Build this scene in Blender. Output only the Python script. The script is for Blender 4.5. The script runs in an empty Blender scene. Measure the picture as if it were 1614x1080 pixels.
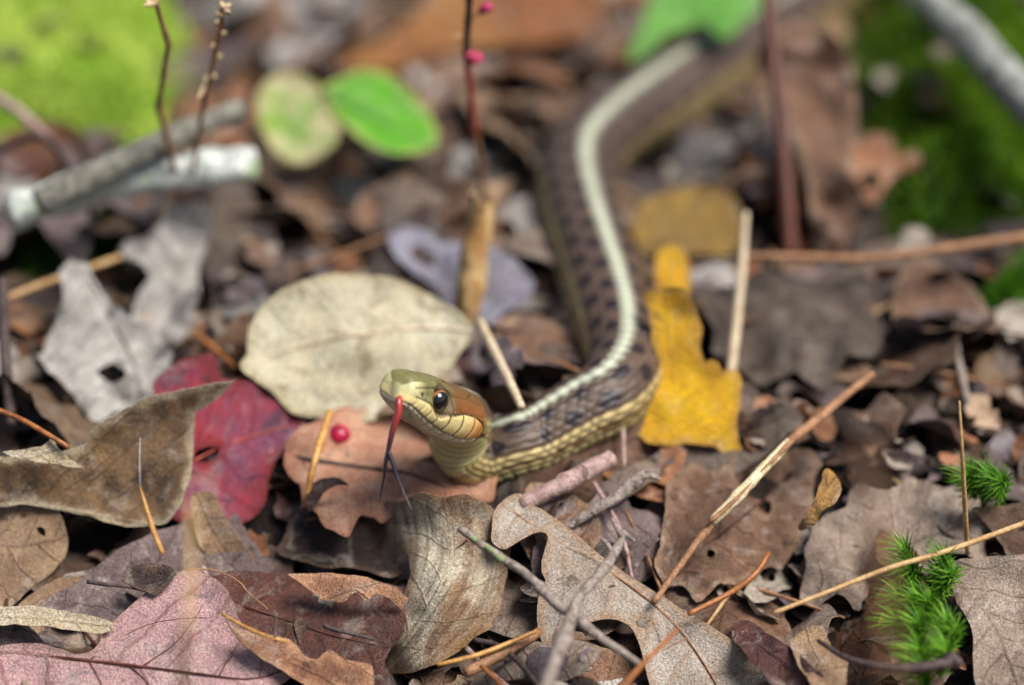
import bpy, math, random
import numpy as np
from mathutils import Vector, Matrix
from mathutils.geometry import delaunay_2d_cdt

# ---------------------------------------------------------------- camera, sky, sun, exposure
S = 0.01                                    # everything below is written in centimetres
SC = bpy.context.scene
COL = SC.collection
PITCH = math.radians(28.0)
FOCUS = 55.0                                # cm from lens to the snake's eye
LENS = 100.0
CAM = np.array([0.0, -48.6, 30.1])
FWD = np.array([0.0, math.cos(PITCH), -math.sin(PITCH)])
UPV = np.array([0.0, math.sin(PITCH), math.cos(PITCH)])
RGT = np.array([1.0, 0.0, 0.0])
IW, IH = 1614.0, 1080.0
K = 36.0 / LENS / IW                        # tangent per pixel

cd = bpy.data.cameras.new('camera')
cam = bpy.data.objects.new('camera', cd)
COL.objects.link(cam)
cam.location = CAM * S
cam.rotation_euler = (math.pi / 2 - PITCH, 0, 0)
cd.lens = LENS
cd.sensor_width = 36.0
cd.clip_start = 0.01
cd.clip_end = 100.0
cd.dof.use_dof = True
cd.dof.focus_distance = FOCUS * S
cd.dof.aperture_fstop = 4.6
cd.dof.aperture_blades = 9
SC.camera = cam

SUN_EL, SUN_AZ = math.radians(60), math.radians(116)     # azimuth clockwise from +Y
w = bpy.data.worlds.new('World')
SC.world = w
w.use_nodes = True
wn = w.node_tree.nodes
sky = wn.new('ShaderNodeTexSky')
sky.sky_type = 'NISHITA'
sky.sun_disc = False
sky.sun_elevation = SUN_EL
sky.sun_rotation = SUN_AZ
sky.air_density = 1.0
sky.dust_density = 3.0
sky.ozone_density = 0.7
bg = [n for n in wn if n.type == 'BACKGROUND'][0]
bg.inputs['Strength'].default_value = 0.055
w.node_tree.links.new(sky.outputs[0], bg.inputs[0])
sd = bpy.data.lights.new('sun', 'SUN')
sd.energy = 3.6
sd.angle = math.radians(30)
sd.color = (1.0, 0.96, 0.90)
so = bpy.data.objects.new('sun', sd)
COL.objects.link(so)
sun_dir = Vector((math.sin(SUN_AZ) * math.cos(SUN_EL), math.cos(SUN_AZ) * math.cos(SUN_EL), math.sin(SUN_EL)))
so.rotation_euler = sun_dir.to_track_quat('Z', 'Y').to_euler()
so.location = (0, 0, 2)
SC.view_settings.view_transform = 'Standard'
SC.view_settings.look = 'None'
SC.view_settings.gamma = 1.0
SC.view_settings.exposure = 0.62

# ---------------------------------------------------------------- helpers
R = random.Random(11)

def ray(px, py):
    d = FWD + RGT * (px - IW / 2) * K - UPV * (py - IH / 2) * K
    return d

def at0(px, py, z):
    d = ray(px, py)
    return CAM + d * ((z - CAM[2]) / d[2])

def at(px, py, z):
    z = z - 1.1 * float(np.clip((py - 740) / 220, 0, 1)) * (1 if z < 4 else 0)     # the litter falls away in front of the snake
    d = ray(px, py)
    return CAM + d * ((z - CAM[2]) / d[2])

def atd(px, py, depth):
    return CAM + ray(px, py) * depth

def proj(P):
    P = np.atleast_2d(P) - CAM
    dep = P @ FWD
    return P @ RGT / dep / K + IW / 2, IH / 2 - (P @ UPV) / dep / K, dep

def srgb(r, g, b, k=1.0):
    f = lambda c: ((c / 255 + 0.055) / 1.055) ** 2.4 if c > 10 else c / 255 / 12.92
    return (f(r) * k, f(g) * k, f(b) * k, 1.0)

def _hash(ix, iy, iz, seed):
    h = (ix * 374761393 + iy * 668265263 + iz * 1274126177 + seed * 974634777) & 0xFFFFFFFF
    h = ((h ^ (h >> 13)) * 1274126177) & 0xFFFFFFFF
    return ((h ^ (h >> 16)) & 0xFFFF) / 65535.0

def vnoise(P, seed=0):
    P = np.asarray(P, float)
    if P.shape[-1] == 2:
        P = np.concatenate([P, np.zeros(P.shape[:-1] + (1,))], -1)
    i = np.floor(P).astype(np.int64)
    f = P - i
    f = f * f * (3 - 2 * f)
    r = 0
    for dx in (0, 1):
        wx = f[..., 0] if dx else 1 - f[..., 0]
        for dy in (0, 1):
            wy = f[..., 1] if dy else 1 - f[..., 1]
            for dz in (0, 1):
                wz = f[..., 2] if dz else 1 - f[..., 2]
                r = r + wx * wy * wz * _hash(i[..., 0] + dx, i[..., 1] + dy, i[..., 2] + dz, seed)
    return r * 2 - 1

def fbm(P, seed=0, octv=3):
    r, a = 0, 1.0
    P = np.asarray(P, float)
    for k in range(octv):
        r = r + a * vnoise(P * 2 ** k, seed + k * 17)
        a *= 0.5
    return r

def sstep(a, b, x):
    t = np.clip((x - a) / (b - a), 0, 1)
    return t * t * (3 - 2 * t)

def catmull(P, n, closed=False):
    P = np.asarray(P, float)
    if closed:
        Q = np.vstack([P[-1], P, P[0], P[1]])
        m = len(P)
    else:
        Q = np.vstack([2 * P[0] - P[1], P, 2 * P[-1] - P[-2]])
        m = len(P) - 1
    out = []
    t = np.linspace(0, 1, n, endpoint=False)[:, None]
    for i in range(m):
        p0, p1, p2, p3 = Q[i], Q[i + 1], Q[i + 2], Q[i + 3]
        out.append(0.5 * (2 * p1 + (p2 - p0) * t + (2 * p0 - 5 * p1 + 4 * p2 - p3) * t ** 2 + (3 * p1 - p0 - 3 * p2 + p3) * t ** 3))
    if not closed:
        out.append(P[-1:])
    return np.vstack(out)

def resample(P, step, closed=False):
    P = np.asarray(P, float)
    Q = np.vstack([P, P[:1]]) if closed else P
    s = np.concatenate([[0], np.cumsum(np.linalg.norm(np.diff(Q, axis=0), axis=1))])
    n = max(2, int(round(s[-1] / step)))
    t = np.linspace(0, s[-1], n + 1)
    out = np.stack([np.interp(t, s, Q[:, k]) for k in range(Q.shape[1])], 1)
    return out[:-1] if closed else out

def inpoly(pts, poly):
    x, y = pts[:, 0], pts[:, 1]
    c = np.zeros(len(pts), bool)
    a = poly
    b = np.roll(poly, -1, 0)
    for (x1, y1), (x2, y2) in zip(a, b):
        if y1 == y2:
            continue
        m = ((y1 > y) != (y2 > y)) & (x < (x2 - x1) * (y - y1) / (y2 - y1) + x1)
        c ^= m
    return c

def mkmesh(name, V, F, mat=None, attrs=None, smooth=True, origin=None):
    V = np.asarray(V, float)
    if origin is None:
        origin = np.array([(V[:, 0].min() + V[:, 0].max()) / 2, (V[:, 1].min() + V[:, 1].max()) / 2, V[:, 2].min()])
    me = bpy.data.meshes.new(name)
    me.from_pydata(((V - origin) * S).tolist(), [], F if isinstance(F, list) else F.tolist())
    if attrs:
        for k, a in attrs.items():
            a = np.asarray(a, np.float32)
            if a.shape[1] == 4:
                at_ = me.attributes.new(k, 'FLOAT_COLOR', 'POINT')
                at_.data.foreach_set('color', a.ravel())
            else:
                at_ = me.attributes.new(k, 'FLOAT_VECTOR', 'POINT')
                at_.data.foreach_set('vector', a.ravel())
    if smooth:
        me.polygons.foreach_set('use_smooth', [True] * len(me.polygons))
    if mat:
        me.materials.append(mat)
    me.update()
    o = bpy.data.objects.new(name, me)
    COL.objects.link(o)
    o.location = origin * S
    return o

def empty(name, loc):
    o = bpy.data.objects.new(name, None)
    COL.objects.link(o)
    o.empty_display_size = 0.005
    o.location = np.asarray(loc) * S
    return o

def wloc(o):
    return np.array(o.location) + (wloc(o.parent) if o.parent else 0)

def parent(ch, par):
    loc = np.array(ch.location) - wloc(par)
    ch.parent = par
    ch.location = loc
    return ch

def tag(o, label, cat, group=None):
    o['label'] = label
    o['category'] = cat
    if group:
        o['group'] = group
    return o

# depth buffer of the placed things, used so scattered litter does not grow through them
BW, BH, BC = 202, 136, 8.0
ZB = np.full((BH, BW), 1e9)

def splat(V):
    px, py, d = proj(V)
    i = np.floor(px / BC).astype(int)
    j = np.floor(py / BC).astype(int)
    m = (i >= 0) & (i < BW) & (j >= 0) & (j < BH)
    np.minimum.at(ZB, (j[m], i[m]), d[m])

# ---------------------------------------------------------------- node materials
class NT:
    def __init__(s, name):
        s.m = bpy.data.materials.new(name)
        s.m.use_nodes = True
        s.t = s.m.node_tree
        s.t.nodes.clear()
        s.out = s.n('ShaderNodeOutputMaterial')
    def n(s, typ, **kw):
        nd = s.t.nodes.new(typ)
        for k, v in kw.items():
            setattr(nd, k, v)
        return nd
    def set(s, sock, v):
        if hasattr(v, 'links') or isinstance(v, bpy.types.NodeSocket):
            s.t.links.new(v, sock)
        else:
            sock.default_value = v
    def math(s, op, a, b=0.0, c=0.0):
        nd = s.n('ShaderNodeMath', operation=op)
        s.set(nd.inputs[0], a); s.set(nd.inputs[1], b); s.set(nd.inputs[2], c)
        return nd.outputs[0]
    def mix(s, f, a, b, blend='MIX'):
        nd = s.n('ShaderNodeMix', data_type='RGBA', blend_type=blend)
        s.set(nd.inputs[0], f); s.set(nd.inputs[6], a); s.set(nd.inputs[7], b)
        return nd.outputs[2]
    def noise(s, vec, scale, detail=3.0, rough=0.55, dist=0.0):
        nd = s.n('ShaderNodeTexNoise')
        s.t.links.new(vec, nd.inputs['Vector'])
        nd.inputs['Scale'].default_value = scale
        nd.inputs['Detail'].default_value = detail
        nd.inputs['Roughness'].default_value = rough
        nd.inputs['Distortion'].default_value = dist
        return nd.outputs[0]
    def ramp(s, f, lo, hi, a=0.0, b=1.0):
        nd = s.n('ShaderNodeMapRange', interpolation_type='SMOOTHSTEP')
        s.set(nd.inputs[0], f)
        for i, v in enumerate((lo, hi, a, b)):
            s.set(nd.inputs[i + 1], v)
        return nd.outputs[0]
    def coord(s, scale=100.0):
        tc = s.n('ShaderNodeTexCoord')
        oi = s.n('ShaderNodeObjectInfo')
        v = s.n('ShaderNodeVectorMath', operation='MULTIPLY_ADD')
        s.t.links.new(tc.outputs['Object'], v.inputs[0])
        v.inputs[1].default_value = (scale,) * 3
        cb = s.n('ShaderNodeCombineXYZ')
        r = s.math('MULTIPLY', oi.outputs['Random'], 73.0)
        for i in range(3):
            s.t.links.new(r, cb.inputs[i])
        s.t.links.new(cb.outputs[0], v.inputs[2])
        return v.outputs[0], oi.outputs['Random']
    def bsdf(s, col, rough=0.5, spec=0.4, bump=None, bstr=0.4, bdist=0.0004, trans=0.0, tcol=None, coat=0.0, sheen=0.0):
        p = s.n('ShaderNodeBsdfPrincipled')
        s.set(p.inputs['Base Color'], col)
        s.set(p.inputs['Roughness'], rough)
        s.set(p.inputs['Specular IOR Level'], spec)
        p.inputs['Coat Weight'].default_value = coat
        p.inputs['Sheen Weight'].default_value = sheen
        if bump is not None:
            b = s.n('ShaderNodeBump')
            b.inputs['Strength'].default_value = bstr
            b.inputs['Distance'].default_value = bdist
            s.t.links.new(bump, b.inputs['Height'])
            s.t.links.new(b.outputs[0], p.inputs['Normal'])
        sh = p.outputs[0]
        if trans > 0:
            tr = s.n('ShaderNodeBsdfTranslucent')
            s.set(tr.inputs[0], tcol if tcol is not None else col)
            mx = s.n('ShaderNodeMixShader')
            mx.inputs[0].default_value = trans
            s.t.links.new(sh, mx.inputs[1])
            s.t.links.new(tr.outputs[0], mx.inputs[2])
            sh = mx.outputs[0]
        s.t.links.new(sh, s.out.inputs[0])
        return s.m

def leaf_mat(name, c1, c2, spot, vein, rough=0.44, spec=0.5, trans=0.12, spots=0.5, speck=0.4, veins=0.5,
             spacing=0.62, slope=0.75, edge=None, bstr=0.85, blotch=0.6, jitter=0.42, streak=0.0):
    t = NT(name)
    P, rnd = t.coord()
    a = t.n('ShaderNodeAttribute', attribute_name='leafuv')
    sp = t.n('ShaderNodeSeparateXYZ')
    t.t.links.new(a.outputs['Vector'], sp.inputs[0])
    u, v, ed = sp.outputs
    big = t.noise(P, 0.55, 3, 0.6, 0.6)
    mid = t.noise(P, 2.6, 4, 0.6, 0.3)
    fine = t.noise(P, 22, 4, 0.7)
    col = t.mix(t.ramp(t.math('ADD', big, t.math('MULTIPLY', t.math('SUBTRACT', mid, 0.5), 0.5)), 0.5 - 0.35 * blotch, 0.5 + 0.25 * blotch), c1, c2)
    # stains
    st = t.ramp(t.noise(P, 1.5, 5, 0.65, 0.9), 0.66 - 0.16 * spots, 0.72 - 0.10 * spots)
    col = t.mix(t.math('MULTIPLY', st, 0.75), col, spot)
    # small specks
    vo = t.n('ShaderNodeTexVoronoi')
    t.t.links.new(P, vo.inputs['Vector'])
    vo.inputs['Scale'].default_value = 9.0
    sk = t.ramp(vo.outputs['Distance'], 0.10, 0.20, 1.0, 0.0)
    sk = t.math('MULTIPLY', sk, t.ramp(mid, 0.5, 0.62))
    col = t.mix(t.math('MULTIPLY', sk, speck), col, spot)
    # veins (secondary, alternate) with the fine network between them
    wob = t.math('MULTIPLY', t.math('SUBTRACT', t.noise(P, 1.2, 2), 0.5), 0.35)
    sv = t.math('ADD', t.math('SUBTRACT', u, t.math('MULTIPLY', t.math('ABSOLUTE', v), slope)), wob)
    sv = t.math('ADD', sv, t.math('MULTIPLY', t.math('SIGN', v), spacing * 0.25))
    fr = t.math('ABSOLUTE', t.math('SUBTRACT', t.math('FRACT', t.math('DIVIDE', sv, spacing)), 0.5))
    sec = t.ramp(fr, 0.015, 0.07, 1.0, 0.0)
    mr = t.ramp(t.math('ABSOLUTE', v), 0.012, 0.05, 1.0, 0.0)
    vein_f = t.math('MAXIMUM', sec, mr)
    net = t.n('ShaderNodeTexVoronoi', feature='DISTANCE_TO_EDGE')
    t.t.links.new(P, net.inputs['Vector'])
    net.inputs['Scale'].default_value = 11.0
    netf = t.ramp(net.outputs['Distance'], 0.0, 0.09, 1.0, 0.0)
    col = t.mix(t.math('MULTIPLY', vein_f, veins), col, vein)
    col = t.mix(t.math('MULTIPLY', netf, veins * 0.22), col, vein)
    if streak > 0:
        cs = t.n('ShaderNodeCombineXYZ')
        t.set(cs.inputs[0], t.math('MULTIPLY', u, 0.35)); t.set(cs.inputs[1], t.math('MULTIPLY', v, 5.0)); t.set(cs.inputs[2], t.math('MULTIPLY', big, 2.0))
        sk2 = t.noise(cs.outputs[0], 1.6, 4, 0.65, 0.3)
        col = t.mix(t.math('MULTIPLY', t.ramp(sk2, 0.42, 0.62), streak), col, spot)
    if edge is not None:
        ef = t.ramp(t.math('ADD', ed, t.math('MULTIPLY', t.math('SUBTRACT', mid, 0.5), 0.45)), 0.0, 0.22, 1.0, 0.0)
        col = t.mix(t.math('MULTIPLY', ef, 0.7), col, edge)
    lt = t.ramp(t.noise(P, 1.1, 5, 0.7, 1.2), 0.50, 0.66)
    col = t.mix(t.math('MULTIPLY', lt, 0.28), col, (0.60, 0.53, 0.46, 1.0))
    gr = t.ramp(fine, 0.3, 0.72, 0.55, 1.36)
    gcol = t.n('ShaderNodeCombineXYZ')
    gj = t.math('MULTIPLY', gr, t.ramp(rnd, 0, 1, 1 - jitter, 1 + jitter))
    for i in range(3):
        t.t.links.new(gj, gcol.inputs[i])
    col = t.mix(1.0, col, gcol.outputs[0], 'MULTIPLY')
    h = t.math('ADD', t.math('MULTIPLY', vein_f, 0.32), t.math('MULTIPLY', netf, 0.10))
    h = t.math('ADD', h, t.math('MULTIPLY', fine, 0.7))
    h = t.math('ADD', h, t.math('MULTIPLY', mid, 0.9))
    rg = t.ramp(mid, 0.3, 0.7, rough - 0.2, rough + 0.12)
    return t.bsdf(col, rg, spec, h, bstr, 0.0009, trans)

def plain_mat(name, c1, c2, scale=6.0, rough=0.6, spec=0.3, bstr=0.5, c3=None, trans=0.0, stretch=None, bdist=0.0004, coat=0.0):
    t = NT(name)
    P, rnd = t.coord()
    if stretch:
        mp = t.n('ShaderNodeMapping')
        mp.inputs['Scale'].default_value = stretch
        t.t.links.new(P, mp.inputs[0])
        P = mp.outputs[0]
    a = t.noise(P, scale, 5, 0.65, 0.4)
    b = t.noise(P, scale * 5, 4, 0.7)
    col = t.mix(t.ramp(a, 0.36, 0.64), c1, c2)
    if c3:
        col = t.mix(t.ramp(t.noise(P, scale * 0.6, 4, 0.7, 0.8), 0.56, 0.66), col, c3)
    g = t.n('ShaderNodeCombineXYZ')
    gg = t.ramp(b, 0.3, 0.7, 0.68, 1.25)
    for i in range(3):
        t.t.links.new(gg, g.inputs[i])
    col = t.mix(1.0, col, g.outputs[0], 'MULTIPLY')
    return t.bsdf(col, rough, spec, t.math('ADD', a, t.math('MULTIPLY', b, 0.5)), bstr, bdist, trans, coat=coat)

def attr_mat(name, rough=0.5, spec=0.4, bstr=0.2, scale=30, trans=0.0, grain=0.25, coat=0.0):
    t = NT(name)
    P, rnd = t.coord()
    a = t.n('ShaderNodeAttribute', attribute_name='tint')
    b = t.noise(P, scale, 4, 0.7)
    g = t.n('ShaderNodeCombineXYZ')
    gg = t.ramp(b, 0.3, 0.7, 1 - grain, 1 + grain)
    for i in range(3):
        t.t.links.new(gg, g.inputs[i])
    col = t.mix(1.0, a.outputs['Color'], g.outputs[0], 'MULTIPLY')
    return t.bsdf(col, rough, spec, b, bstr, 0.0002, trans, coat=coat)

c = srgb
M = {}
M['brown'] = leaf_mat('dead_leaf_brown', c(136, 102, 80), c(98, 70, 54), c(56, 38, 32), c(84, 58, 44), edge=c(150, 122, 98))
M['dark'] = leaf_mat('dead_leaf_dark', c(74, 56, 50), c(50, 38, 34), c(40, 30, 28), c(52, 38, 34), rough=0.45, edge=c(100, 78, 62))
M['greybrown'] = leaf_mat('dead_leaf_greybrown', c(154, 136, 122), c(116, 98, 86), c(70, 56, 48), c(100, 82, 70), speck=0.6)
M['purple'] = leaf_mat('dead_leaf_purple_grey', c(128, 110, 108), c(98, 82, 80), c(58, 46, 44), c(84, 68, 64), rough=0.45, spec=0.45)
M['tan'] = leaf_mat('dead_leaf_tan', c(182, 152, 120), c(146, 116, 90), c(98, 74, 56), c(120, 90, 66))
M['palegrey'] = leaf_mat('dead_leaf_pale_grey', c(190, 184, 178), c(150, 144, 142), c(92, 84, 80), c(118, 108, 102), speck=0.7)
M['rust'] = leaf_mat('dead_leaf_rust', c(164, 112, 76), c(128, 84, 58), c(80, 52, 38), c(104, 68, 46))
M['maroon'] = leaf_mat('dead_leaf_maroon', c(104, 64, 58), c(76, 48, 46), c(52, 36, 36), c(66, 40, 36), rough=0.42, spec=0.45)
M['ochre'] = leaf_mat('dead_leaf_ochre', c(186, 146, 76), c(150, 112, 60), c(100, 70, 42), c(120, 86, 46))
# particular leaves
M['beige'] = leaf_mat('leaf_beige', c(238, 232, 208), c(220, 210, 178), c(168, 152, 116), c(212, 205, 170), rough=0.5, trans=0.2, spots=0.62, speck=0.15, veins=0.4, spacing=0.8, edge=c(196, 180, 138), jitter=0.0)
M['olive_tan'] = leaf_mat('leaf_olive_tan', c(146, 114, 78), c(106, 80, 54), c(62, 46, 34), c(88, 64, 44), spots=0.75, speck=0.5, edge=c(206, 190, 160), jitter=0.0, veins=0.35)
M['cream'] = leaf_mat('leaf_cream', c(226, 214, 190), c(200, 180, 146), c(150, 122, 88), c(190, 168, 134), jitter=0.0, veins=0.2)
M['crimson'] = leaf_mat('leaf_crimson', c(172, 52, 62), c(140, 78, 104), c(84, 62, 78), c(120, 50, 58), rough=0.42, trans=0.2, spots=0.7, speck=0.5, blotch=0.8, edge=c(134, 50, 48), jitter=0.0, veins=0.4)
M['wgrey'] = leaf_mat('leaf_weathered_grey', c(222, 218, 212), c(184, 178, 172), c(112, 102, 98), c(128, 110, 106), rough=0.62, spec=0.2, speck=0.5, spots=0.5, bstr=1.0, jitter=0.0)
M['pink'] = leaf_mat('leaf_pink', c(214, 172, 172), c(184, 146, 146), c(122, 106, 112), c(134, 78, 74), rough=0.5, spec=0.45, speck=0.6, spots=0.58, veins=0.5, spacing=0.95, slope=0.6, edge=c(176, 140, 132), jitter=0.0)
M['maroon_gloss'] = leaf_mat('leaf_dark_maroon', c(112, 70, 60), c(82, 52, 46), c(54, 38, 36), c(84, 46, 40), rough=0.36, spec=0.5, jitter=0.0, veins=0.6, spacing=1.0)
M['torn_rust'] = leaf_mat('leaf_torn_rust', c(178, 128, 96), c(138, 94, 70), c(84, 54, 42), c(110, 72, 54), jitter=0.0, veins=0.2, edge=c(198, 150, 116))
M['curl'] = leaf_mat('leaf_curled_olive', c(214, 204, 180), c(164, 130, 98), c(100, 70, 52), c(146, 116, 84), rough=0.42, spec=0.45, spots=0.62, speck=0.3, veins=0.12, streak=0.6, edge=c(140, 104, 68), jitter=0.0)
M['oakgrey'] = leaf_mat('leaf_oak_grey', c(196, 184, 172), c(172, 156, 140), c(96, 82, 74), c(162, 128, 96), rough=0.55, speck=1.0, spots=0.3, veins=0.45, spacing=1.1, slope=0.5, edge=c(170, 134, 100), jitter=0.0)
M['yellow'] = leaf_mat('leaf_yellow', c(246, 200, 16), c(234, 178, 36), c(150, 128, 60), c(222, 178, 60), rough=0.5, trans=0.3, spots=0.35, speck=0.3, veins=0.3, edge=c(206, 158, 80), jitter=0.0)
M['mustard'] = leaf_mat('leaf_mustard', c(172, 138, 66), c(140, 110, 62), c(104, 78, 44), c(128, 98, 52), trans=0.2, jitter=0.0)
M['salmon'] = leaf_mat('leaf_salmon', c(220, 176, 146), c(190, 132, 106), c(112, 82, 74), c(160, 102, 80), rough=0.5, spots=0.45, speck=0.3, veins=0.3, edge=c(170, 110, 84), jitter=0.0)
M['green'] = leaf_mat('leaf_green', c(124, 206, 62), c(112, 192, 46), c(196, 210, 110), c(150, 220, 96), rough=0.4, spec=0.45, trans=0.3, spots=0.2, speck=0.0, veins=0.4, edge=c(214, 206, 130), blotch=1.0, jitter=0.0, spacing=0.5)
M['variegated'] = leaf_mat('leaf_variegated', c(228, 222, 172), c(156, 198, 76), c(206, 190, 130), c(206, 214, 150), rough=0.4, trans=0.3, spots=0.5, speck=0.0, veins=0.3, edge=c(206, 190, 124), blotch=0.25, jitter=0.0)
M['leafgreen'] = leaf_mat('leaf_bright_green', c(116, 188, 72), c(136, 198, 98), c(96, 160, 56), c(160, 212, 126), rough=0.4, trans=0.35, spots=0.1, speck=0.0, jitter=0.0)
M['orangeleaf'] = leaf_mat('leaf_orange_ochre', c(188, 140, 78), c(158, 96, 58), c(104, 66, 44), c(150, 96, 56), trans=0.25, blotch=0.9, jitter=0.0)
M['bluegrey'] = leaf_mat('leaf_blue_grey', c(176, 174, 190), c(134, 130, 146), c(84, 78, 88), c(110, 102, 110), rough=0.38, spec=0.55, jitter=0.0)
M['bark'] = plain_mat('bark_grey', c(176, 178, 170), c(120, 122, 118), 3.2, 0.7, 0.3, 0.9, c3=c(78, 76, 72), bdist=0.001)
M['barklichen'] = plain_mat('bark_lichen', c(216, 220, 214), c(160, 166, 160), 2.2, 0.75, 0.25, 0.9, c3=c(160, 178, 140), bdist=0.001)
M['barkdark'] = plain_mat('bark_dark_grey', c(140, 138, 126), c(100, 98, 90), 4.0, 0.75, 0.25, 0.9, c3=c(150, 150, 140), bdist=0.001)
M['twig'] = plain_mat('twig_weathered', c(176, 162, 152), c(126, 112, 104), 7.0, 0.7, 0.3, 0.9, c3=c(88, 76, 70), bdist=0.0006)
M['twigpink'] = plain_mat('twig_pinkish', c(180, 152, 146), c(142, 112, 106), 5.0, 0.6, 0.35, 0.7, c3=c(110, 86, 82))
M['twigdark'] = plain_mat('twig_dark', c(90, 74, 70), c(58, 46, 46), 6.0, 0.55, 0.4, 0.8)
M['lichen'] = plain_mat('lichen_green', c(150, 166, 120), c(112, 132, 88), 9.0, 0.8, 0.2, 0.9)
M['straw'] = plain_mat('dry_straw', c(206, 172, 122), c(178, 138, 90), 4.0, 0.55, 0.35, 0.4)
M['strawpale'] = plain_mat('pale_straw', c(212, 196, 168), c(186, 164, 134), 4.0, 0.55, 0.35, 0.4)
M['needle'] = plain_mat('pine_needle_orange', c(176, 112, 62), c(136, 82, 46), 4.0, 0.4, 0.45, 0.3)
M['needlegold'] = plain_mat('pine_needle_gold', c(206, 156, 86), c(172, 120, 62), 4.0, 0.4, 0.45, 0.3)
M['redstem'] = plain_mat('stem_red', c(206, 92, 78), c(176, 84, 66), 2.0, 0.45, 0.4, 0.3)
M['redbrownstem'] = plain_mat('stem_red_brown', c(98, 54, 40), c(76, 42, 34), 2.0, 0.5, 0.4, 0.3)
M['stem'] = plain_mat('stem_brown', c(166, 122, 88), c(134, 98, 72), 4.0, 0.6, 0.3, 0.4)
M['peeled'] = plain_mat('peeled_wood', c(232, 216, 178), c(206, 184, 142), 3.0, 0.55, 0.3, 0.4)
M['sheath'] = plain_mat('dry_sheath', c(222, 194, 140), c(176, 132, 80), 1.4, 0.5, 0.4, 0.5, c3=c(112, 76, 42), stretch=(2.5, 2.5, 0.4), trans=0.1)
M['berry'] = plain_mat('berry_crimson', c(178, 20, 60), c(120, 12, 42), 3.0, 0.36, 0.5, 0.2, coat=0.1)
M['bud'] = plain_mat('flower_bud_magenta', c(196, 64, 110), c(150, 44, 70), 6.0, 0.5, 0.3, 0.3)
M['seed'] = plain_mat('dry_seed', c(222, 202, 164), c(190, 160, 120), 6.0, 0.6, 0.3, 0.4)
M['soil'] = plain_mat('forest_soil', c(42, 33, 29), c(26, 21, 19), 1.6, 0.85, 0.2, 1.0, c3=c(74, 56, 46), bdist=0.003)
M['crumb'] = leaf_mat('litter_crumbs', c(112, 88, 74), c(76, 58, 50), c(46, 36, 32), c(70, 52, 42), jitter=0.0, veins=0.3)
M['crumbs'] = attr_mat('litter_crumb_pieces', 0.5, 0.45, 0.6, 12, trans=0.1, grain=0.45)
M['silk'] = plain_mat('spider_silk', c(225, 225, 230), c(205, 205, 215), 4.0, 0.3, 0.5, 0.0)
M['moss_bright'] = attr_mat('moss_bright', 0.6, 0.3, 0.2, 12, trans=0.3)
M['snake'] = attr_mat('snake_skin', 0.47, 0.42, 0.10, 60, grain=0.14)
M['tongue'] = attr_mat('snake_tongue', 0.28, 0.55, 0.05, 30, grain=0.1, coat=0.2)
M['eye'] = attr_mat('snake_eye', 0.08, 0.6, 0.0, 30, grain=0.1, coat=1.0)

# ---------------------------------------------------------------- tubes and leaf blades
def frames(P):
    T = np.gradient(P, axis=0)
    T /= np.linalg.norm(T, axis=1)[:, None] + 1e-12
    a = np.array([0, 0, 1.0]) if abs(T[0][2]) < 0.9 else np.array([1.0, 0, 0])
    A = []
    for t in T:
        a = a - t * (a @ t)
        a /= np.linalg.norm(a) + 1e-12
        A.append(a)
    A = np.array(A)
    return T, A, np.cross(T, A)

def tube_data(P, r, m=10, rough=0.0, nseed=0, nfreq=2.0, flat=1.0, knots=()):
    P = np.asarray(P, float)
    n = len(P)
    r = np.interp(np.linspace(0, 1, n), np.linspace(0, 1, len(r)), r) if np.ndim(r) else np.full(n, r)
    T, A, B = frames(P)
    th = np.linspace(0, 2 * np.pi, m, endpoint=False)
    V = P[:, None, :] + r[:, None, None] * (np.cos(th)[None, :, None] * A[:, None, :] + np.sin(th)[None, :, None] * B[:, None, :] * flat)
    if rough > 0:
        nn = fbm(V * nfreq / max(r.max(), 1e-3) * 0.35, nseed, 3)
        V = P[:, None, :] + (V - P[:, None, :]) * (1 + rough * nn[..., None])
    s = np.linspace(0, 1, n)
    for k, (ks, ka, kw) in enumerate(knots):
        g = 1 + ka * np.exp(-((s - ks) / kw) ** 2)
        V = P[:, None, :] + (V - P[:, None, :]) * g[:, None, None]
    V = V.reshape(-1, 3)
    F = []
    for i in range(n - 1):
        for j in range(m):
            j2 = (j + 1) % m
            F.append((i * m + j, i * m + j2, (i + 1) * m + j2, (i + 1) * m + j))
    V = np.vstack([V, P[0] - T[0] * r[0] * 0.25, P[-1] + T[-1] * r[-1] * 0.25])
    for j in range(m):
        F.append((n * m, (j + 1) % m, j))
        F.append((n * m + 1, (n - 1) * m + j, (n - 1) * m + (j + 1) % m))
    return V, F

def tube(name, P, r, mat, step=0.12, m=10, smooth_path=True, **kw):
    P = np.asarray(P, float)
    if smooth_path and len(P) > 2:
        P = catmull(P, 10)
    P = resample(P, step)
    V, F = tube_data(P, r, m, **kw)
    splat(V)
    return mkmesh(name, V, F, mat)

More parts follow.
